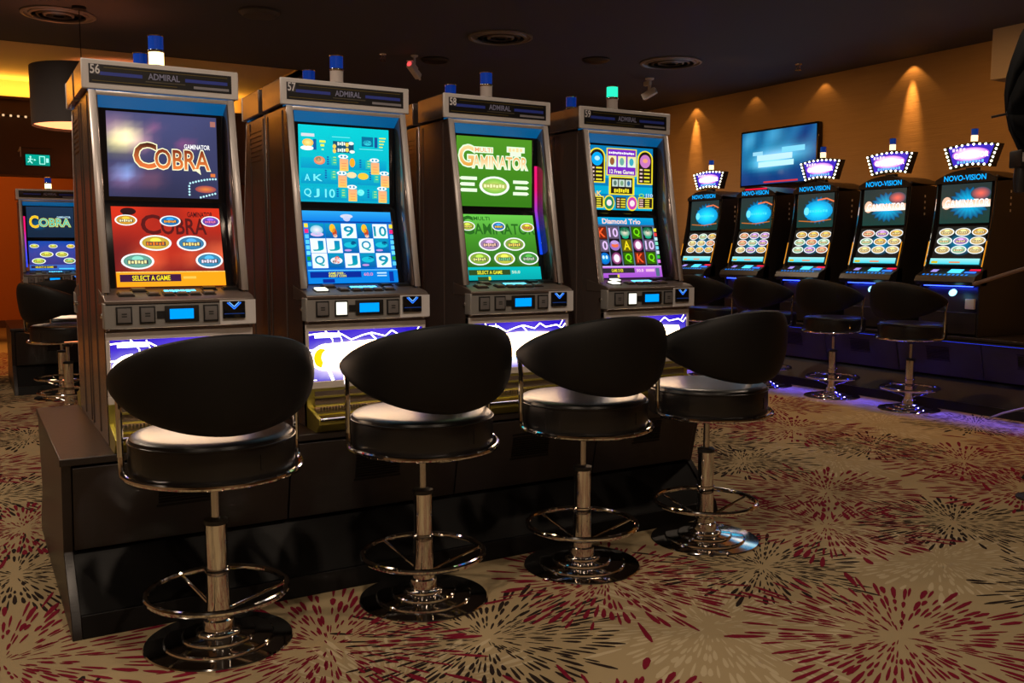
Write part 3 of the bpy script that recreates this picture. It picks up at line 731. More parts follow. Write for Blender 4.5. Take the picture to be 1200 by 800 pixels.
    # sloping key deck
    d = M(); d.prism([(-0.225, 0.49), (-0.225, 0.508), (-0.205, 0.517), (-0.055, 0.545), (-0.055, 0.49)][::-1], -0.2515, 0.2515, deck_metal); dk = d.build('button_deck', t, 0.003)
    ang = math.atan2(0.028, 0.15)
    def key(x, y, w, l, m, hgt=0.010):
        k = M(); xf = Matrix.Translation((x, y, 0.517 + (y + 0.205) * math.tan(ang))) @ Matrix.Rotation(ang, 4, 'X')
        k.box(-w / 2 - .004, w / 2 + .004, -l / 2 - .004, l / 2 + .004, -0.002, 0.004, black_plastic, xf)
        k.box(-w / 2, w / 2, -l / 2, l / 2, 0.0035, hgt, m, xf, bev=0.002); k.build('deck_button', dk)
    key(-.175, -.165, .045, .04, key_lit if 'd' in btn_lit else key_brown)
    key(-.125, -.105, .045, .030, key_lit if 'd2' in btn_lit else key_brown)
    key(-.085, -.165, .032, .035, key_brown)
    for x in (-.035, .010, .055): key(x, -.175, .030, .026, key_brown)
    key(.105, -.165, .035, .035, key_brown); key(.120, -.100, .045, .028, black_plastic); key(.195, -.105, .05, .026, black_plastic)
    k = M(); xf = Matrix.Translation((.012, -.135, 0.517 + .07 * math.tan(ang))) @ Matrix.Rotation(ang, 4, 'X')
    k.box(-.062, .062, -.020, .024, 0, .004, black_gloss, xf)
    for q in range(6): k.box(-.055 + q * .0185, -.040 + q * .0185, -.010, .014, .004, .006, cyan_led, xf)
    k.build('bet_display', dk)
    # control panel below the deck
    p = M(); p.prism([(-0.225, 0.412), (-0.225, 0.500), (-0.17, 0.500), (-0.17, 0.412)][::-1], -0.255, 0.255, panel_silver); cp = p.build('control_panel', t, 0.003)
    for i, x in enumerate((-.192, -.117, .096)):
        k = M(); k.box(x - .026, x + .026, -.230, -.225, .428, .488, black_plastic, bev=.001)
        k.box(x - .021, x + .021, -.233, -.2295, .434, .482, key_lit if i in btn_lit else key_grey, bev=.001)
        if i not in btn_lit:
            c = Canvas(k, (x - .021, -.2332, .434), (.042, 0, 0), (0, 0, .048), printed)
            c.rect(.3, .55, .7, .65, (.03, .03, .03)); c.rect(.3, .38, .7, .47, (.03, .03, .03))
        k.build('push_button', cp)
    k = M(); k.box(-.060, .055, -.231, -.225, .430, .488, black_plastic, bev=.002); k.box(-.086, -.060, -.229, -.225, .445, .470, black_plastic); kk = k.build('lcd_housing', cp)
    k = M(); k.box(-.044, .036, -.2325, -.2308, .441, .476, lcd_blue); k.build('lcd_display', kk)
    k = M(); k.box(.128, .255, -.229, -.2245, .415, .502, silver_white); k.box(.136, .216, -.238, -.228, .436, .498, black_gloss, bev=.003); ba = k.build('bill_acceptor', cp)
    k = M(); c = Canvas(k, (.136, -.2385, .436), (.08, 0, 0), (0, 0, .062), display); c.line([(.2, .92), (.5, .55), (.8, .92)], .06, C(40, 120, 255)); c.line([(.28, .95), (.5, .68), (.72, .95)], .04, C(120, 190, 255)); c.rect(.05, .25, .95, .30, C(15, 40, 90)); k.build('lit_arrow', ba)
    # belly door with its backlit glass
    b = M()
    b.box(-.25, .25, -.197, -.165, .398, .409, bronze)
    for x0, x1, z0, z1 in ((-.25, .25, .372, .398), (-.25, .25, .150, .178), (-.25, -.238, .178, .372), (.238, .25, .178, .372)): b.box(x0, x1, -.200, -.165, z0, z1, silver)
    bd = b.build('belly_door', t, 0.002)
    if front:
        b = M(); c = Canvas(b, (-.238, -.193, .178), (.476, 0, 0), (0, 0, .194), belly_light); belly_art(c); b.build('belly_glass', bd)
    # payout tray
    y0 = -.335
    p = M()
    p.box(-.25, .25, -.197, -.165, 0.0, .150, tray_metal)
    p.prism([(-.197, .0), (-.197, .022), (y0 + .03, .022), (y0, .050), (y0, .034), (y0 + .035, 0.0)], -.235, .235, tray_metal)
    for s in (-1, 1): p.prism([(-.197, .0), (-.197, .085), (y0, .052), (y0, .034), (y0 + .035, 0.0)], min(s * .235, s * .25), max(s * .235, s * .25), tray_metal)
    p.tube([(-.245, y0, .052), (.245, y0, .052)], .006, chrome)
    tray = p.build('coin_tray', t, 0.002)
    g = M(); g.box(-.22, .22, -.205, -.197, .030, .140, bronze)
    for q in range(3): g.box(-.225, .225, -.225 + q * .003, -.197, .050 + q * .033, .056 + q * .033, tray_metal)
    for q in range(16): g.box(-.20 + q * .012, -.195 + q * .012, -.207, -.204, .062, .078, black_plastic)
    g.build('tray_grille', tray)
    # signal lamp on top
    bx = (0.0, 0.10)
    L = M(); L.lathe([(.034, 1.345), (.034, 1.352), (.027, 1.356), (.027, 1.362)], chrome, 20, c=bx)
    lp = L.build('signal_lamp', t)
    L = M(); L.lathe([(.0285, 1.408), (.0295, 1.410), (.0295, 1.416), (.0285, 1.418)], chrome, 20, c=bx); L.build('middle_ring', lp)
    L = M(); L.lathe([(.0285, 1.466), (.029, 1.470), (.022, 1.474), (.0, 1.475)], chrome, 20, c=bx); L.build('cap', lp)
    mm = {'blue': blue_lens, 'white': white_lens, 'on': lens_on, 'green': green_on, 'warm': lens_warm}
    L = M(); L.lathe([(.027, 1.362), (.027, 1.410)], mm[beacon[1]], 20, c=bx); L.build('lower_lens', lp)
    L = M(); L.lathe([(.027, 1.416), (.027, 1.468)], mm[beacon[0]], 20, c=bx); L.build('upper_lens', lp)
    return t

FRONT = 3.60
side = lambda s, a: (s, a)
st58 = [(-1, (.66, 1.06)), (1, (.66, 1.06))]
m56 = make_machine('56', S_cobra_up, S_cobra_lo, 'silver slot machine numbered 56 with a red game menu on its lower screen', (.645, FRONT, .57), btn_lit=(), beacon=('blue', 'on'))
m57 = make_machine('57', S_ocean_up, S_ocean_lo, 'silver slot machine numbered 57 with a turquoise pay table above blue sea-life reels', (1.345, FRONT, .57), btn_lit=(1, 'd'))
m58 = make_machine('58', S_green_up, S_green_lo, 'silver slot machine numbered 58 with two green menu screens and pink reflected glow', (2.045, FRONT, .57), strips=st58)
m59 = make_machine('59', S_purple_up, S_purple_lo, 'silver slot machine numbered 59 with purple pay table and green lit signal lamp', (2.745, FRONT, .57), btn_lit=(1, 'd', 'd2'), beacon=('green', 'white'))
back0 = make_machine(None, None, None, 'slot machine standing back to back behind number 56 with the red game menu', (.645, 4.155, .57), PI, beacon=('blue', 'white'), front=False)
for x, n in ((1.345, 57), (2.045, 58), (2.745, 59)):
    place(dup(back0), (x, 4.155, .57), PI, {57: 'slot machine standing back to back behind number 57 with the turquoise screens', 58: 'slot machine standing back to back behind number 58 with the green screens', 59: 'slot machine standing back to back behind number 59 with the purple card reels'}[n])
# the distant bank at the left
LB_Y = 8.95
make_base(1.9, 1.42, True, 'machine_base', 'black machine base far back at the left edge, before the orange wall', (.30 + .95, LB_Y, 0), 0, [-.92, -.24, .46, .92])
mL = make_machine(None, S_teal_up, S_blue_lo, 'distant slot machine with a blue lower menu screen at the far left', (.405 + .27, LB_Y + .44, .57), 0, beacon=('blue', 'on'), strips=[(-1, (.58, 1.08))])
mL.scale = (1, 1, .91)

# ------------------------------------------------------------------ bar stool
def make_stool(label, loc, rz=0):
    t = thing('bar_stool', label, 'bar stool', loc, rz)
    b = M()
    b.lathe([(.230, 0), (.231, .005), (.228, .009), (.172, .012), (.171, .018), (.167, .021), (.116, .024), (.115, .030), (.111, .033), (.072, .036), (.071, .042), (.066, .046), (.050, .048), (.048, .078), (.040, .082), (.040, .10)], chrome, 64)
    bo = b.build('base', t)
    b = M(); b.lathe([(.036, .09), (.036, .232), (.039, .234), (.039, .240), (.036, .242)], chrome, 28); b.lathe([(.034, .240), (.034, .392)], chrome, 28); b.build('column', t)
    b = M(); b.lathe([(.037, .388), (.037, .402), (.020, .408), (.016, .408)], black_plastic, 24); b.build('column_cap', t)
    b = M(); b.lathe([(.0135, .40), (.0135, .555)], rod_steel, 16); b.build('gas_rod', t)
    b = M(); b.lathe([(.10, .548), (.10, .556), (.03, .556)], black_plastic, 24); b.lathe([(.03, .52), (.05, .55)], black_plastic, 20); b.build('seat_plate', t)
    b = M(); b.tube([(.216 * math.cos(2 * PI * k / 48), .216 * math.sin(2 * PI * k / 48), .172) for k in range(48)], .0105, chrome, True, 10); ring = b.build('foot_ring', t)
    for k in range(3):
        a = PI / 2 + .35 + k * 2 * PI / 3
        b = M(); b.tube([(.208 * math.cos(a), .208 * math.sin(a), .168), (.036 * math.cos(a), .036 * math.sin(a), .105)], .006, chrome, False, 8); b.build('strut', ring)
    # round padded seat: flat black skirt, dished top
    b = M(); R = .250
    prof = [(.10, .566), (R - .006, .566), (R, .572), (R + .002, .62), (R, .664), (R - .002, .672)]
    b.lathe(prof, leather, 48)
    prof2 = [(R - .002, .672), (R - .005, .680), (R - .013, .686), (R - .04, .689), (.12, .690), (.04, .690), (0.0, .690)]
    b.lathe(prof2, leather, 48)
    seat = b.build('seat', t)
    b = M(); b.tube([((R + .0015) * math.cos(2 * PI * k / 48), (R + .0015) * math.sin(2 * PI * k / 48), .669) for k in range(48)], .003, leather, True, 6); b.build('piping', seat)
    b = M(); b.box(-.0015, .0015, -R - .003, -R + .004, .60, .645, leather, Matrix.Rotation(.35, 4, 'Z')); b.build('seam', seat)
    # chrome hoop: runs round the back under the seat and rises at both sides to the backrest
    b = M(); Rt = .268; path = []
    path.append((-Rt, .035, .862)); path.append((-Rt - .002, .020, .82))
    for z in (.78, .74, .70, .66, .63): path.append((-Rt - .002, .012, z))
    for k in range(4): a = k / 3; path.append((-Rt - .001 , .012 - .03 * a * a, .63 - .055 * math.sin(a * PI / 2)))
    n = 30
    for k in range(1, n): a = PI + .07 + (PI - .14) * k / n; path.append((Rt * math.cos(a), Rt * math.sin(a), .573 - .006 * math.sin((k / n) * PI)))
    for k in range(4): a = 1 - k / 3; path.append((Rt + .001, .012 - .03 * a * a, .63 - .055 * math.sin(a * PI / 2)))
    for z in (.63, .66, .70, .74, .78): path.append((Rt + .002, .012, z))
    path.append((Rt + .002, .020, .82)); path.append((Rt, .035, .862))
    b.tube(path, .0095, chrome, False, 10); b.build('seat_hoop', t)
    # curved oval backrest
    b = M(); NU, NV = 36, 12; S = math.radians(94); z0, hh = .868, .149
    def P(i, j, side):
        f = -1 + 2 * i / NU; ph = f * S
        w = max(0.0, 1 - abs(f) ** 1.85) ** 0.92
        g = -1 + 2 * j / NV
        z = z0 + hh * w * math.sin(g * PI / 2) - .004
        th = .034 * (max(0, 1 - (abs(f)) ** 4)) ** .5 * max(0.0, 1 - abs(math.sin(g * PI / 2)) ** 2.6) ** .5 + .004
        R0 = .284 + .10 * (z - z0) * math.cos(ph) + side * th
        return (R0 * math.sin(ph), -R0 * math.cos(ph) + .0, z)
    grids = []
    for sd in (1, -1):
        grids.append([[P(i, j, sd) for j in range(NV + 1)] for i in range(NU + 1)])
    vs = [p for g in grids for row in g for p in row]; W_1 = NV + 1; off = (NU + 1) * W_1; fs = []
    for i in range(NU):
        for j in range(NV):
            q = (i * W_1 + j, (i + 1) * W_1 + j, (i + 1) * W_1 + j + 1, i * W_1 + j + 1)
            fs.append(q); fs.append(tuple(off + k for k in reversed(q)))
        for j in (0, NV):
            q = (i * W_1 + j, off + i * W_1 + j, off + (i + 1) * W_1 + j, (i + 1) * W_1 + j)
            fs.append(q if j == 0 else q[::-1])
    for i in (0, NU):
        for j in range(NV):
            q = (i * W_1 + j, i * W_1 + j + 1, off + i * W_1 + j + 1, off + i * W_1 + j)
            fs.append(q if i == 0 else q[::-1])
    b.add(vs, fs, leather_back, None, True)
    bk = b.build('backrest', t)
    return t

SY = 2.94
st1 = make_stool('black leather bar stool before slot machine 56, the one with the red game menu', (.640, SY, 0), 0)
place(dup(st1), (1.362, SY, 0), -.02, 'black leather bar stool before slot machine 57, the one with the turquoise screens')
place(dup(st1), (2.055, SY, 0), -.05, 'black leather bar stool before slot machine 58, the one with the green screens')
place(dup(st1), (2.702, SY, 0), .03, 'black leather bar stool before slot machine 59, the one with the purple card reels')
place(dup(st1), (.66, LB_Y - .30, 0), 0, 'distant black bar stool facing the far left slot machine')
place(dup(st1), (.63, LB_Y - 1.20, 0), -1.2, 'distant black bar stool turned sideways beside the corner of slot machine 56')

# ------------------------------------------------------------------ wall row machines
def novo_up(variant):
    def f(c):
        c.rect(0, 0, 1, 1, C(20, 60, 55), C(40, 52, 52)); c.up()
        cx = .58
        n = 40; pts = []
        for k in range(n):
            r = 1.0 if k % 2 else .80
            pts.append((cx + .42 * r * math.cos(2 * PI * k / n), .50 + .42 * r * math.sin(2 * PI * k / n)))
        c.m.add([c.P(cx, .5)] + [c.P(*p) for p in pts], [(0, k + 1, (k + 1) % n + 1) for k in range(n)], c.mat, [C(0, 190, 240, 1.2)] + [C(0, 70, 120)] * n); c.up()
        if variant:
            c.ell(.80, .74, .2, .16, C(255, 110, 90), C(20, 70, 90)); c.up(); c.rect(.05, .40, 1.0, .58, C(255, 235, 220, 1.3), C(255, 190, 150)); c.ell(.13, .52, .10, .16, C(255, 200, 170)); c.up()
            c.text('GAMINATOR', .10, .42, .98, .60, WHITE, C(230, 120, 80), .03)
        else:
            c.ell(cx, .48, .40, .30, C(30, 215, 245, 1.3), C(0, 150, 215)); c.up(); c.line([(.55, .80), (.80, .84), (1.0, .74)], .03, C(235, 120, 70)); c.line([(.05, .20), (.5, .16), (.95, .22)], .02, C(200, 110, 40)); c.ell(.26, .48, .07, .12, C(110, 230, 250)); c.up(); c.bars(.34, .44, .86, .52, C(70, 225, 250), 7)
    return f
def novo_lo(seed):
    r = random.Random(seed)
    def f(c):
        c.rect(0, .14, 1, 1, C(28, 24, 22), C(34, 34, 30)); c.up(); c.ell(.55, .55, .30, .32, C(0, 140, 190), C(15, 40, 50)); c.up()
        for j in range(3):
            for i in range(3):
                oval(c, .20 + .335 * i, .85 - .235 * j, .158, .108, [C(250, 190, 90), C(250, 160, 120), C(190, 235, 190), C(250, 215, 140), C(200, 150, 220)][r.randrange(5)], '', C(250, 225, 160))
        c.rect(0, 0, 1, .15, C(60, 205, 225, 1.1), C(160, 235, 235)); c.up(); c.rect(.03, .02, .16, .08, C(210, 190, 20)); c.rect(.40, .03, .62, .07, C(230, 140, 80))
    return f
amber_glow = emit_mat('amber_glow', (1.0, 0.36, 0.02), 0.9)
bulb_on = emit_mat('bulb_on', (1.0, 1.0, 0.72), 6.0)
novo_body = mat('dark_machine_body', (0.012, 0.011, 0.013), 0.35)
def arch(w, z0, z1, sag, n=12):
    return [(-w + 2 * w * k / n, z0 + sag * (1 - (2 * k / n - 1) ** 2)) for k in range(n + 1)]
def make_novo(label, loc, rz, variant, topper, seed):
    t = thing('slot_machine', label, 'slot machine', loc, rz)
    b = M()
    b.prism([(.50, 0), (.50, 1.20), (.06, 1.20), (.05, .9), (-.03, .54), (-.12, .38), (-.12, 0)][::-1], -.245, .245, novo_body); b.build('cabinet', t)
    for s in (-1, 1):
        p = M()
        curve = [(.022 - .13 * ((1.25 - z) / .72) ** 1.6, z) for z in [1.25, 1.15, 1.05, .95, .85, .75, .65, .55]]
        p.prism(([(.50, 0), (.50, 1.21), (.03, 1.26)] + curve + [(-.14, .40), (-.14, 0)])[::-1], min(s * .245, s * .262), max(s * .245, s * .262), novo_body); sp = p.build('side_panel', t, .003)
        q = M(); q.tube([(s * .25, y - .006, z) for y, z in curve], .006, chrome, False, 8); q.build('edge_rail', sp)
        q = M(); q.tube([(s * .25, y - .010, z) for y, z in curve[5:]], .0045, amber_glow, False, 6); q.build('edge_glow', sp)  # emissive strip draws the neighbours' orange reflected along the edge
        if s > 0:
            q = M()
            for k in range(4): q.box(.262, .2635, .20, .215, .98 + .05 * k, 1.0 + .05 * k, silver_white)
            q.build('side_slots', sp)
    f = M(); f.add([(-.245, .03, 1.22), (.245, .03, 1.22), (.245, .012, .885), (-.245, .012, .885), (.245, -.085, .53), (-.245, -.085, .53)], [(3, 2, 1, 0), (5, 4, 2, 3)], black_gloss); f.build('screen_mask', t)
    f = M(); c = Canvas(f, (-.215, .008, .895), (.43, 0, 0), (0, .016, .315), display); novo_up(variant)(c); f.build('upper_screen', t)
    f = M(); c = Canvas(f, (-.215, -.084, .565), (.43, 0, 0), (0, .085, .305), display); novo_lo(seed)(c); f.build('lower_screen', t)
    # arched head with its lettering
    h = M(); a = arch(.262, 1.245, 0, .075)
    h.add([(x, .0, 1.215) for x, z in a] + [(x, .0, z) for x, z in a] + [(x, .42, z) for x, z in a], [(k, k + 1, 14 + k, 13 + k) for k in range(12)] + [(13 + k, 14 + k, 27 + k, 26 + k) for k in range(12)] + [(0, 13, 26), (12, 38, 25)], novo_body); hd = h.build('header', t)
    h = M(); c = Canvas(h, (-.2, -.002, 1.225), (.4, 0, 0), (0, 0, .06), display); c.text('NOVO-VISION', .05, .15, .95, .85, C(0, 170, 250, 1.2), C(0, 40, 110), .02)
    if not topper: c.rect(.15, 1.0, .9, 1.25, C(235, 20, 60))
    h.build('lit_lettering', hd)
    # button deck with displays
    d = M(); d.prism([(-.20, .40), (-.225, .43), (-.20, .475), (-.085, .53), (-.05, .53), (-.05, .40)][::-1], -.262, .262, novo_body); dk = d.build('button_deck', t, .004)
    U = Vector((0, .115, .055)); 
    k = M(); c = Canvas(k, (-.25, -.2012, .4765), (.5, 0, 0), (0, .115, .055), display, .0005)
    c.up(2); c.rect(.13, .45, .30, .90, C(20, 20, 40)); c.up(); c.rect(.16, .50, .27, .85, C(170, 150, 240)); c.rect(.47, .42, .70, .92, C(70, 200, 255, 1.6)); c.rect(.76, .42, .95, .62, C(40, 110, 255, 1.5)); c.rect(.80, .74, .98, .95, C(255, 20, 70)); c.up()
    for q in range(11): c.rect(.08 + q * .075, .06, .12 + q * .075, .22, C(20, 130, 235))
    k.build('deck_displays', dk)
    k = M(); k.box(-.21, .21, -.160, -.145, .394, .4005, blue_strip); k.build('blue_light', t)
    k = M(); k.box(.16, .235, -.165, -.14, .22, .30, silver, bev=.004); k.build('bill_acceptor', t)
    k = M(); k.lathe([(.03, 0), (.03, .01), (.0, .012)], emit_mat('ice_led', (.3, .8, 1.0), 3.0), 14, Matrix.Translation((.09, -.215, .345)) @ Matrix.Rotation(1.0, 4, 'X')); k.build('cup_light', t)
    for x0, x1 in ((-.245, .245),): 
        k = M(); k.box(x0, x1, -.147, -.12, .02, .19, plinth_wood); k.build('lower_door', t, .003)
    if topper:
        s_ = M(); N = 10; zt, zb = 1.51, 1.335
        top = [(-.235 + .47 * k / N, zt + .022 * (1 - (2 * k / N - 1) ** 2)) for k in range(N + 1)]; bot = [(-.175 + .35 * k / N, zb + .018 * (1 - (2 * k / N - 1) ** 2)) for k in range(N + 1)]
        vs = [(x, .06, z) for x, z in top] + [(x, .06, z) for x, z in bot] + [(x, .13, z) for x, z in top] + [(x, .13, z) for x, z in bot]; n1 = N + 1
        fs = []
        for k in range(N):
            fs += [(n1 + k, n1 + k + 1, k + 1, k), (2 * n1 + k, 2 * n1 + k + 1, 3 * n1 + k + 1, 3 * n1 + k), (k, k + 1, 2 * n1 + k + 1, 2 * n1 + k), (n1 + k + 1, n1 + k, 3 * n1 + k, 3 * n1 + k + 1)]
        fs += [(0, 2 * n1, 3 * n1, n1), (N, n1 + N, 3 * n1 + N, 2 * n1 + N)]
        s_.add(vs, fs, novo_body); s_.box(-.05, .05, .08, .12, 1.28, 1.34, black_plastic); tp = s_.build('topper', t)
        s_ = M(); c = Canvas(s_, (-.235, .0585, zb), (.47, 0, 0), (0, 0, zt - zb + .02), display)
        c.poly([(.19, .13), (.5, .21), (.81, .13), (.92, .86), (.5, .96), (.08, .86)], C(60, 40, 190)); c.up(); c.ell(.5, .55, .34, .28, (2.2, 1.9, 2.2), C(190, 90, 220)); c.up()
        c.bars(.16, .70, .42, .84, C(250, 225, 255), 4); c.text('GAMINATOR', .20, .42, .82, .62, (2.5, 2.5, 2.5), C(240, 130, 60), .03); c.bars(.26, .20, .76, .32, C(120, 200, 255), 9)
        s_.build('topper_sign', tp)
        s_ = M(); ring = []
        for k in range(10): ring.append((-.225 + .45 * k / 9, zt - .012 + .022 * (1 - (2 * k / 9 - 1) ** 2)))
        for k in range(8): ring.append((-.168 + .336 * k / 7, zb + .012 + .018 * (1 - (2 * k / 7 - 1) ** 2)))
        for k in range(1, 5): 
            f_ = k / 5
            for sg in (-1, 1): ring.append((sg * (.168 + (.225 - .168) * f_), zb + .012 + (zt - zb - .024) * f_))
        for x, z in ring: s_.lathe([(.009, 0), (.007, .006), (0, .009)], bulb_on, 8, Matrix.Translation((x, .0575, z)) @ Matrix.Rotation(PI / 2, 4, 'X'))
        o = s_.build('bulbs', tp); o['kind'] = 'stuff'
        L = M(); L.lathe([(.03, zt + .018), (.03, zt + .034)], novo_body, 16, c=(0, .10)); lp = L.build('signal_lamp', t)
        L = M(); L.lathe([(.026, zt + .034), (.026, zt + .082)], lens_warm, 16, c=(0, .10)); L.build('lower_lens', lp)
        L = M(); L.lathe([(.026, zt + .084), (.026, zt + .135), (0, zt + .137)], blue_lens, 16, c=(0, .10)); L.build('upper_lens', lp)
    return t

NX = 6.90
make_base(5.2, 1.0, False, 'machine_base', 'long dark base under the wall row of slot machines', (6.595, 5.5, 0), -PI / 2, [-2.57, -1.81, -1.05, -.29, .47, 1.23, 2.0, 2.57])
wall_labels = ['black wall-row slot machine with bulb-lit topper, nearest the right edge', 'black wall-row slot machine with bulb-lit topper, second from the right edge', 'black wall-row slot machine in the middle of the row, its topper before the television', 'black wall-row slot machine with a plain arched top and no topper sign', 'black wall-row slot machine with topper, farthest left beside machine 59']
for i in range(5):
    make_novo(wall_labels[i], (NX, 4.59 + .76 * i, .57), -PI / 2, i < 2, i != 3, i)
ul = thing('added_glow_strip', 'added blue light strip for the floor glow, under the top edge of the wall row base', 'light strip', (6.595 + .105, 5.5, .54), -PI / 2)  # strip and its lamp are added to give the floor a blue glow
k = M(); k.box(-2.55, 2.55, -.008, .012, -.012, .0, black_plastic); k.build('channel', ul)
k = M(); k.box(-2.5, 2.5, -.006, .010, -.0135, -.012, blue_led); k.build('diffuser', ul)
L_ = area((6.595 + .095, 5.5, .52), (6.595 - .22, 5.5, .0), 13, (0.07, 0.05, 1.0), 5.0, 0.015); L_.rotation_euler = (Vector((-.34, 0, -.50))).to_track_quat('-Z', 'X').to_euler()
L_.data.size = 0.015; L_.data.size_y = 5.0; L_.data.spread = math.radians(40)
for i, lab in enumerate(['black bar stool in the wall row, rightmost, facing the machine nearest the right edge', 'black bar stool in the wall row, second from the right', 'black bar stool in the wall row, third from the right', 'black bar stool in the wall row, farthest left beside machine 59']):
    place(dup(st1), (6.35, 4.61 + .755 * i, 0), -PI / 2, lab)

# ------------------------------------------------------------------ television, ceiling fittings, lamps, exit sign
tv = thing('television', 'wall-mounted flat television with a blue picture on the tan wall', 'television', (WALL_X, 7.19, 2.25), -PI / 2)
k = M(); k.box(-.545, .545, -.07, -.015, -.305, .305, black_gloss); k.build('frame', tv, .004)
k = M(); k.box(-.2, .2, -.015, 0.0, -.15, .15, black_plastic); k.build('wall_bracket', tv)
k = M(); c = Canvas(k, (-.525, -.0715, -.285), (1.05, 0, 0), (0, 0, .57), display)
n = 14
def tvf(u, v):
    q = list(C(10, 55, 120)); q[0] *= .6
    w = .5 + .5 * math.sin(21 * u + 2 * math.sin(4 * v)); q = [q[0] + .01 * w, q[1] + .10 * w * v, q[2] + .16 * w * v]
    for (gu, gv, ru, rv, gs) in ((.45, .50, .28, .16, .9), (.35, .38, .22, .10, .7), (.10, .85, .10, .2, .4), (.45, .9, .16, .2, .35), (.75, .55, .2, .12, .4)):
        e = math.exp(-(((u - gu) / ru) ** 2 + ((v - gv) / rv) ** 2)) * gs; q = [q[0] + .35 * e * e, q[1] + .62 * e, q[2] + .80 * e]
    return tuple(q)
for i in range(n):
    for j in range(n):
        u0, u1, v0, v1 = i / n, (i + 1) / n, j / n, (j + 1) / n
        c.poly([(u0, v0), (u1, v0), (u1, v1), (u0, v1)], None, [tvf(u0, v0), tvf(u1, v0), tvf(u1, v1), tvf(u0, v1)])
c.up(); c.rect(.56, .56, .86, .66, C(120, 215, 245)); c.rect(.16, .55, .30, .62, C(150, 215, 240)); c.up()
c.rect(.22, .44, .70, .55, C(190, 235, 250)); c.rect(.24, .32, .72, .42, C(190, 240, 250)); c.rect(.32, .02, .78, .05, C(210, 50, 60)); c.up()
k.build('screen', tv)

def ceiling_vent(x, y, r, label):
    t = thing('ceiling_vent', label, 'ceiling vent', (x, y, CEIL), 0)
    k = M(); k.lathe([(r, -.001), (r, -.012), (r - .02, -.016), (r - .03, -.004)], grille_light, 40); k.lathe([(r - .03, -.002), (0, -.002)], black_plastic, 40); k.build('rim', t)
    for q in range(4):
        rr = (r - .05) * (1 - q / 4.3)
        k = M(); k.lathe([(rr, -.004), (rr - .004, -.014), (rr - .022, -.020), (rr - .020, -.004)], grille_light if q % 2 == 0 else dark_metal, 36); k.build('cone_ring', t)
    return t
ceiling_vent(.69, 7.90, .26, 'round dark ceiling air diffuser at the upper left, above the drum lamp')
ceiling_vent(3.93, 6.86, .27, 'round dark ceiling air diffuser above slot machine 58')
ceiling_vent(5.84, 6.95, .29, 'round ringed ceiling air diffuser near the ceiling camera at the right')
def ceil_disc(name, label, cat, x, y, r, h, m):
    k = M(); k.lathe([(r, 0), (r, -h * .4), (r * .8, -h), (0, -h)], m, 24)
    o = k.build(name); o.location = (x, y, CEIL); return tag(o, label, cat)
smoke = mat('grey_detector', (.10, .095, .10), .5)
ceil_disc('smoke_detector', 'faint round smoke detector on the dark ceiling above slot machine 56', 'smoke detector', 1.97, 7.05, .15, .04, smoke)
ceil_disc('ceiling_speaker', 'dark round ceiling fitting beside the tilted security camera', 'ceiling speaker', 3.85, 7.95, .13, .03, dark_metal)
ceil_disc('ceiling_speaker', 'dark flat round ceiling fitting above slot machine 59', 'ceiling speaker', 5.15, 7.2, .13, .025, dark_metal)
def sprinkler(x, y, label):
    t = thing('sprinkler', label, 'sprinkler', (x, y, CEIL))
    k = M(); k.lathe([(.035, 0), (.03, -.008), (.012, -.01), (.012, -.05), (.03, -.055), (.03, -.058), (0, -.06)], chrome, 16); k.build('head', t)
    k = M(); k.tube([(-.02, 0, -.01), (-.026, 0, -.035), (0, 0, -.062)], .004, chrome, False, 6); k.tube([(.02, 0, -.01), (.026, 0, -.035), (0, 0, -.062)], .004, chrome, False, 6); k.build('yoke', t)
sprinkler(3.35, 8.0, 'small metal sprinkler head left of the tilted security camera')
sprinkler(2.02, 6.05, 'small white sprinkler head at the top edge above slot machine 57')
sprinkler(6.95, 6.40, 'tiny pale sprinkler head on the ceiling right of the ringed air diffuser')
cm = thing('security_camera', 'white bullet security camera with a red light, tilted down from the ceiling', 'security camera', (3.62, 7.90, CEIL)); cm.scale = (.62, .62, .62)
k = M(); k.lathe([(.055, 0), (.05, -.02), (.02, -.03)], white_plastic, 20); k.tube([(0, 0, -.02), (0, 0, -.20)], .016, white_plastic); k.build('mount', cm)
xf = Matrix.Translation((-.01, 0, -.22)) @ Matrix.Rotation(math.radians(35), 4, 'Z') @ Matrix.Rotation(math.radians(28), 4, 'Y')
k = M(); k.box(-.15, .15, -.045, .045, -.045, .045, white_plastic, xf, bev=.012); k.box(-.17, .02, -.05, .05, .043, .052, white_plastic, xf); bd = k.build('housing', cm)
k = M(); k.lathe([(.036, 0), (.036, .012), (0, .014)], emit_mat('red_led', (1.0, .08, .08), 1.4), 16, xf @ Matrix.Translation((-.15, 0, 0)) @ Matrix.Rotation(-PI / 2, 4, 'Y')); k.build('lens', bd)
k = M(); k.tube([(.15, 0, 0), (.20, 0, -.01)], .018, white_plastic, xf=xf); k.build('cable_gland', bd)
cm = thing('security_camera', 'white security camera hanging near the tan wall below the ringed air diffuser', 'security camera', (6.19, 7.70, CEIL)); cm.scale = (.78, .78, .78)
k = M(); k.lathe([(.06, 0), (.055, -.02), (.025, -.03)], white_plastic, 20); k.tube([(0, 0, -.02), (0, 0, -.16)], .022, white_plastic); k.box(-.06, -.01, -.06, .06, -.10, -.04, white_plastic, bev=.01); k.build('mount', cm)
k = M(); xf = Matrix.Translation((0, 0, -.20)) @ Matrix.Rotation(math.radians(-60), 4, 'Z') @ Matrix.Rotation(math.radians(-25), 4, 'Y'); k.box(-.10, .10, -.042, .042, -.042, .042, white_plastic, xf, bev=.012); bd = k.build('housing', cm)
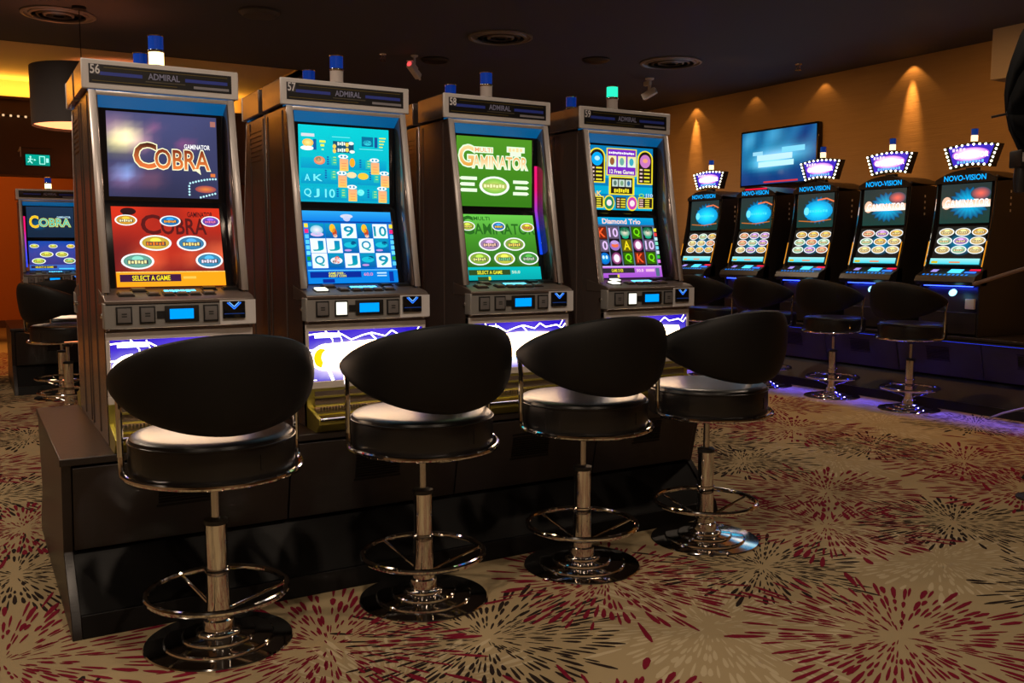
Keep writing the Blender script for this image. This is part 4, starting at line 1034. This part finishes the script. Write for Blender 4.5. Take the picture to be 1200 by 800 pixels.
k = M(); k.lathe([(.038, 0), (.038, .01), (.02, .012), (0, .006)], black_gloss, 16, xf @ Matrix.Translation((-.10, 0, 0)) @ Matrix.Rotation(-PI / 2, 4, 'Y')); k.build('lens', bd)

shade_dark = mat('dark_shade_cloth', (.045, .035, .035), .7, bump=(80, .1, (1, 1, .2)))
shade_pale = mat('pale_shade_cloth', (.45, .38, .38), .7, bump=(80, .1, (1, 1, .2)))
diff_warm = mat('lamp_diffuser', (.8, .6, .45), .5, emit=(1.0, .42, .20), estr=.75)
diff_off = mat('lamp_diffuser_off', (.55, .45, .42), .5)
def drum(x, y, ztop, zbot, r, sm, dm, label, up_z):
    t = thing('drum_pendant', label, 'pendant lamp', (x, y, 0))
    k = M(); k.lathe([(r, zbot), (r, ztop), (r - .006, ztop), (r - .006, zbot), (r, zbot)], sm, 40, cap=False); k.build('shade', t)
    k = M(); k.lathe([(0, zbot + .02), (r - .007, zbot + .02)], dm, 36); k.build('diffuser', t)
    k = M(); k.lathe([(.05, up_z), (.05, up_z - .02), (.006, up_z - .025)], black_plastic, 16); k.tube([(0, 0, up_z - .02), (0, 0, zbot + .1)], .003, black_plastic); k.box(-r + .006, r - .006, -.006, .006, ztop - .03, ztop - .024, black_plastic); k.build('suspension', t)
    return t
drum(.80, 7.6, 2.57, 2.15, .35, shade_dark, diff_warm, 'dark drum pendant lamp with glowing underside left of slot machine 56', CEIL)
drum(1.42, 10.3, 2.98, 2.50, .45, shade_dark, diff_warm, 'farther dark drum pendant lamp mostly hidden behind slot machine 56', 3.09)
bx_ = M(); bx_.box(7.22, WALL_X, 3.0, 4.62, 2.62, CEIL, mat('pale_boxing', (.30, .27, .31), .7)); struct(bx_.build('trim_2'))

ex = thing('exit_sign', 'small green lit exit sign hanging before the brown bulkhead', 'exit sign', (.69, 10.9, 2.18))
k = M(); k.box(-.125, .125, -.02, .02, -.065, .065, black_plastic); k.box(-.16, -.15, -.01, .01, .03, .13, silver); k.box(-.16, .14, -.008, .008, .118, .126, black_plastic); k.build('housing', ex)
k = M(); k.tube([(-.155, 0, .12), (-.155, COFF_Y1 - 10.9, .12)], .008, silver, False, 8); k.build('wall_bracket', ex)
k = M(); c = Canvas(k, (-.112, -.0205, -.055), (.224, 0, 0), (0, 0, .11), display); c.rect(0, 0, 1, 1, C(0, 140, 120), C(0, 165, 145)); c.up()
c.frame(.56, .12, .80, .88, .035, C(170, 255, 235)); c.rect(.84, .3, .95, .7, C(170, 255, 235)); c.ell(.20, .78, .04, .09, C(170, 255, 235), seg=10); c.line([(.20, .68), (.17, .42), (.27, .18)], .05, C(170, 255, 235)); c.line([(.17, .42), (.08, .25)], .045, C(170, 255, 235)); c.line([(.10, .60), (.30, .55)], .04, C(170, 255, 235)); c.poly([(.34, .42), (.44, .5), (.34, .62)], C(170, 255, 235)); k.build('sign_face', ex)
lt = thing('string_lights', 'row of tiny warm lights along the brown bulkhead at the far left', 'string lights', (.3, COFF_Y1 - .02, 2.70))
k = M(); k.tube([(-1.5, 0, 0), (1.6, 0, -.06)], .006, black_plastic); k.build('wire', lt)
k = M()
for q in range(44): k.lathe([(.011, -.01), (.011, .01), (0, .012)], emit_mat('tiny_warm', (1, .6, .3), 1.0), 6, Matrix.Translation((-1.5 + q * .07, -.01, -.0014 * q)))
o = k.build('tiny_lamps', lt); o['kind'] = 'stuff'
dl = thing('recessed_downlight', 'small recessed downlight in the glowing orange ceiling behind the drum lamp', 'downlight', (.92, 10.6, 3.09))
k = M(); k.lathe([(.10, 0), (.10, -.012), (.075, -.014), (.07, 0)], white_plastic, 24); k.build('trim_ring', dl)
k = M(); k.lathe([(0, -.004), (.07, -.004)], lens_warm, 20); k.build('lens', dl)

# ------------------------------------------------------------------ photographer's stand at the right edge
us = thing('studio_umbrella', 'black studio umbrella on a lighting stand at the right edge of the frame', 'studio umbrella', (4.90, 2.42, 0))
apex = Vector((4.50, 2.785, 1.925)) - Vector((4.90, 2.42, 0))
axis = Vector((0.62, -0.78, 0.19)).normalized()
ay = Vector((0.78, 0.62, 0)).normalized(); az = axis.cross(ay).normalized()
ub_mat = mat('black_umbrella_cloth', (.0015, .0015, .0017), .9, 0, .05)
NP = 8
def up_(k, f):
    a = 2 * PI * k / NP + .2; r = .60 * math.sin(f * 1.15) / math.sin(1.15); d = .36 * (1 - math.cos(f * 1.15)) / (1 - math.cos(1.15))
    return apex + axis * d + (ay * math.cos(a) + az * math.sin(a)) * r
canopy = None
for k in range(NP):
    q = M(); vs = []; fs = []
    for i in range(7):
        f = max(.02, i / 6)
        a, b = up_(k, f), up_(k + 1, f); mid = (a + b) / 2
        cen = apex + axis * (a - apex).dot(axis)
        mid2 = cen + (mid - cen) * .99
        vs += [a, mid2, b]
    for i in range(6):
        o = i * 3
        for j in range(2): fs.append((o + j, o + j + 1, o + 3 + j + 1, o + 3 + j))
    q.add(vs, fs, ub_mat, None, True); o = q.build('canopy_panel', us)
    md = o.modifiers.new('solid', 'SOLIDIFY'); md.thickness = .002
    q = M(); q.tube([up_(k, i / 6) + axis * .006 for i in range(7)], .003, dark_metal, False, 6); q.build('rib', us)
q = M(); q.tube([apex - axis * .07, apex + axis * .55], .006, dark_metal, False, 8); q.lathe([(.012, 0), (.016, .02), (.012, .04)], black_plastic, 12, Matrix.Translation(apex) @ axis.to_track_quat('Z', 'Y').to_matrix().to_4x4()); q.build('shaft', us)
hp = Vector((.0, .0, 1.93))
q = M(); q.tube([(hp.x, hp.y, hp.z - .03), (hp.x, hp.y, .55)], .012, dark_metal, False, 10); q.build('stand_pole', us)
q = M(); q.tube([(0, 0, 1.90), tuple(apex + axis * .06 + Vector((0, 0, -.0)))], .010, dark_metal, False, 8); q.build('bracket', us)
q = M(); xf = Matrix.Translation((-.385, .285, 1.70)) @ Matrix.Rotation(-.45, 4, 'Z'); q.box(-.035, .035, -.05, .05, -.045, .04, black_plastic, xf, bev=.008); q.lathe([(.03, .0), (.035, -.06), (.025, -.12), (0, -.125)], dark_metal, 16, xf @ Matrix.Translation((0, 0, -.045))); fh = q.build('flash_head', us)
q = M(); q.box(-.030, -.0, -.052, -.0505, -.02, .025, white_plastic, xf); q.box(.002, .030, -.052, -.0505, -.02, .025, lcd_blue, xf); q.build('flash_display', fh)
q = M(); q.tube([(0, 0, 1.72), (-.385, .285, 1.72)], .008, dark_metal, False, 8); q.build('clamp', us)
for k in range(3):
    a = k * 2 * PI / 3 + 1.55
    q = M(); q.tube([(hp.x, hp.y, .55), (hp.x + .42 * math.cos(a), hp.y + .42 * math.sin(a), .012)], .010, dark_metal, False, 8); q.build('leg', us)
hd = thing('stand_arm', 'thin brown metal rail slanting in at the right edge before the wall row', 'rail', (4.9, 2.6, 0))
q = M(); a_ = Vector((4.50, 2.92, 1.073)) - Vector((4.9, 2.6, 0)); b_ = Vector((4.58, 2.60, 1.19)) - Vector((4.9, 2.6, 0)); q.tube([a_, b_], .010, mat('brown_rail', (.25, .16, .12), .35, .6), False, 10); q.build('tube', hd)
q = M(); q.tube([b_, Vector((b_.x + .02, b_.y - .02, 0))], .012, dark_metal, False, 10); q.lathe([(.10, 0), (.10, .01), (.02, .02)], dark_metal, 20, Matrix.Translation((b_.x + .02, b_.y - .02, 0))); q.build('post', hd)
cb = M(); cb.tube([(6.50, 4.03, .009), (6.46, 3.98, .03), (6.45, 3.90, .07), (6.47, 3.80, .11), (6.49, 3.70, .15), (6.50, 3.55, .20), (6.52, 3.40, .16), (6.53, 3.25, .06), (6.53, 3.1, .009)], .008, mat('grey_cable', (.35, .33, .33), .5), False, 8)
tag(cb.build('cable'), 'pale grey cable curving on the floor at the right edge', 'cable')
GROUPS = [('silver slot machine numbered', 'numbered silver slot machines in the front row'), ('slot machine standing back to back', 'slot machines of the hidden back row'), ('black wall-row slot machine', 'slot machines along the tan wall'),
          ('black leather bar stool before', 'bar stools before the numbered machines'), ('black bar stool in the wall row', 'bar stools before the wall row'), ('distant black bar stool', 'distant bar stools at the far left'),
          ('round', 'round ceiling air diffusers'), ('small metal sprinkler', 'sprinkler heads on the ceiling'), ('small white sprinkler', 'sprinkler heads on the ceiling'), ('tiny pale sprinkler', 'sprinkler heads on the ceiling'),
          ('white bullet security', 'security cameras on the ceiling'), ('white security camera', 'security cameras on the ceiling'), ('dark drum pendant', 'dark drum pendants'), ('farther dark drum', 'dark drum pendants'), ('dark round ceiling fitting', 'dark ceiling fittings'), ('dark flat round', 'dark ceiling fittings'),
          ('long dark', 'machine bases'), ('black machine base', 'machine bases')]
for o in bpy.data.objects:
    if o.parent is None and o.get('label'):
        for start, g in GROUPS:
            if o['label'].startswith(start): o['group'] = g; break
print('objects', len(bpy.data.objects))
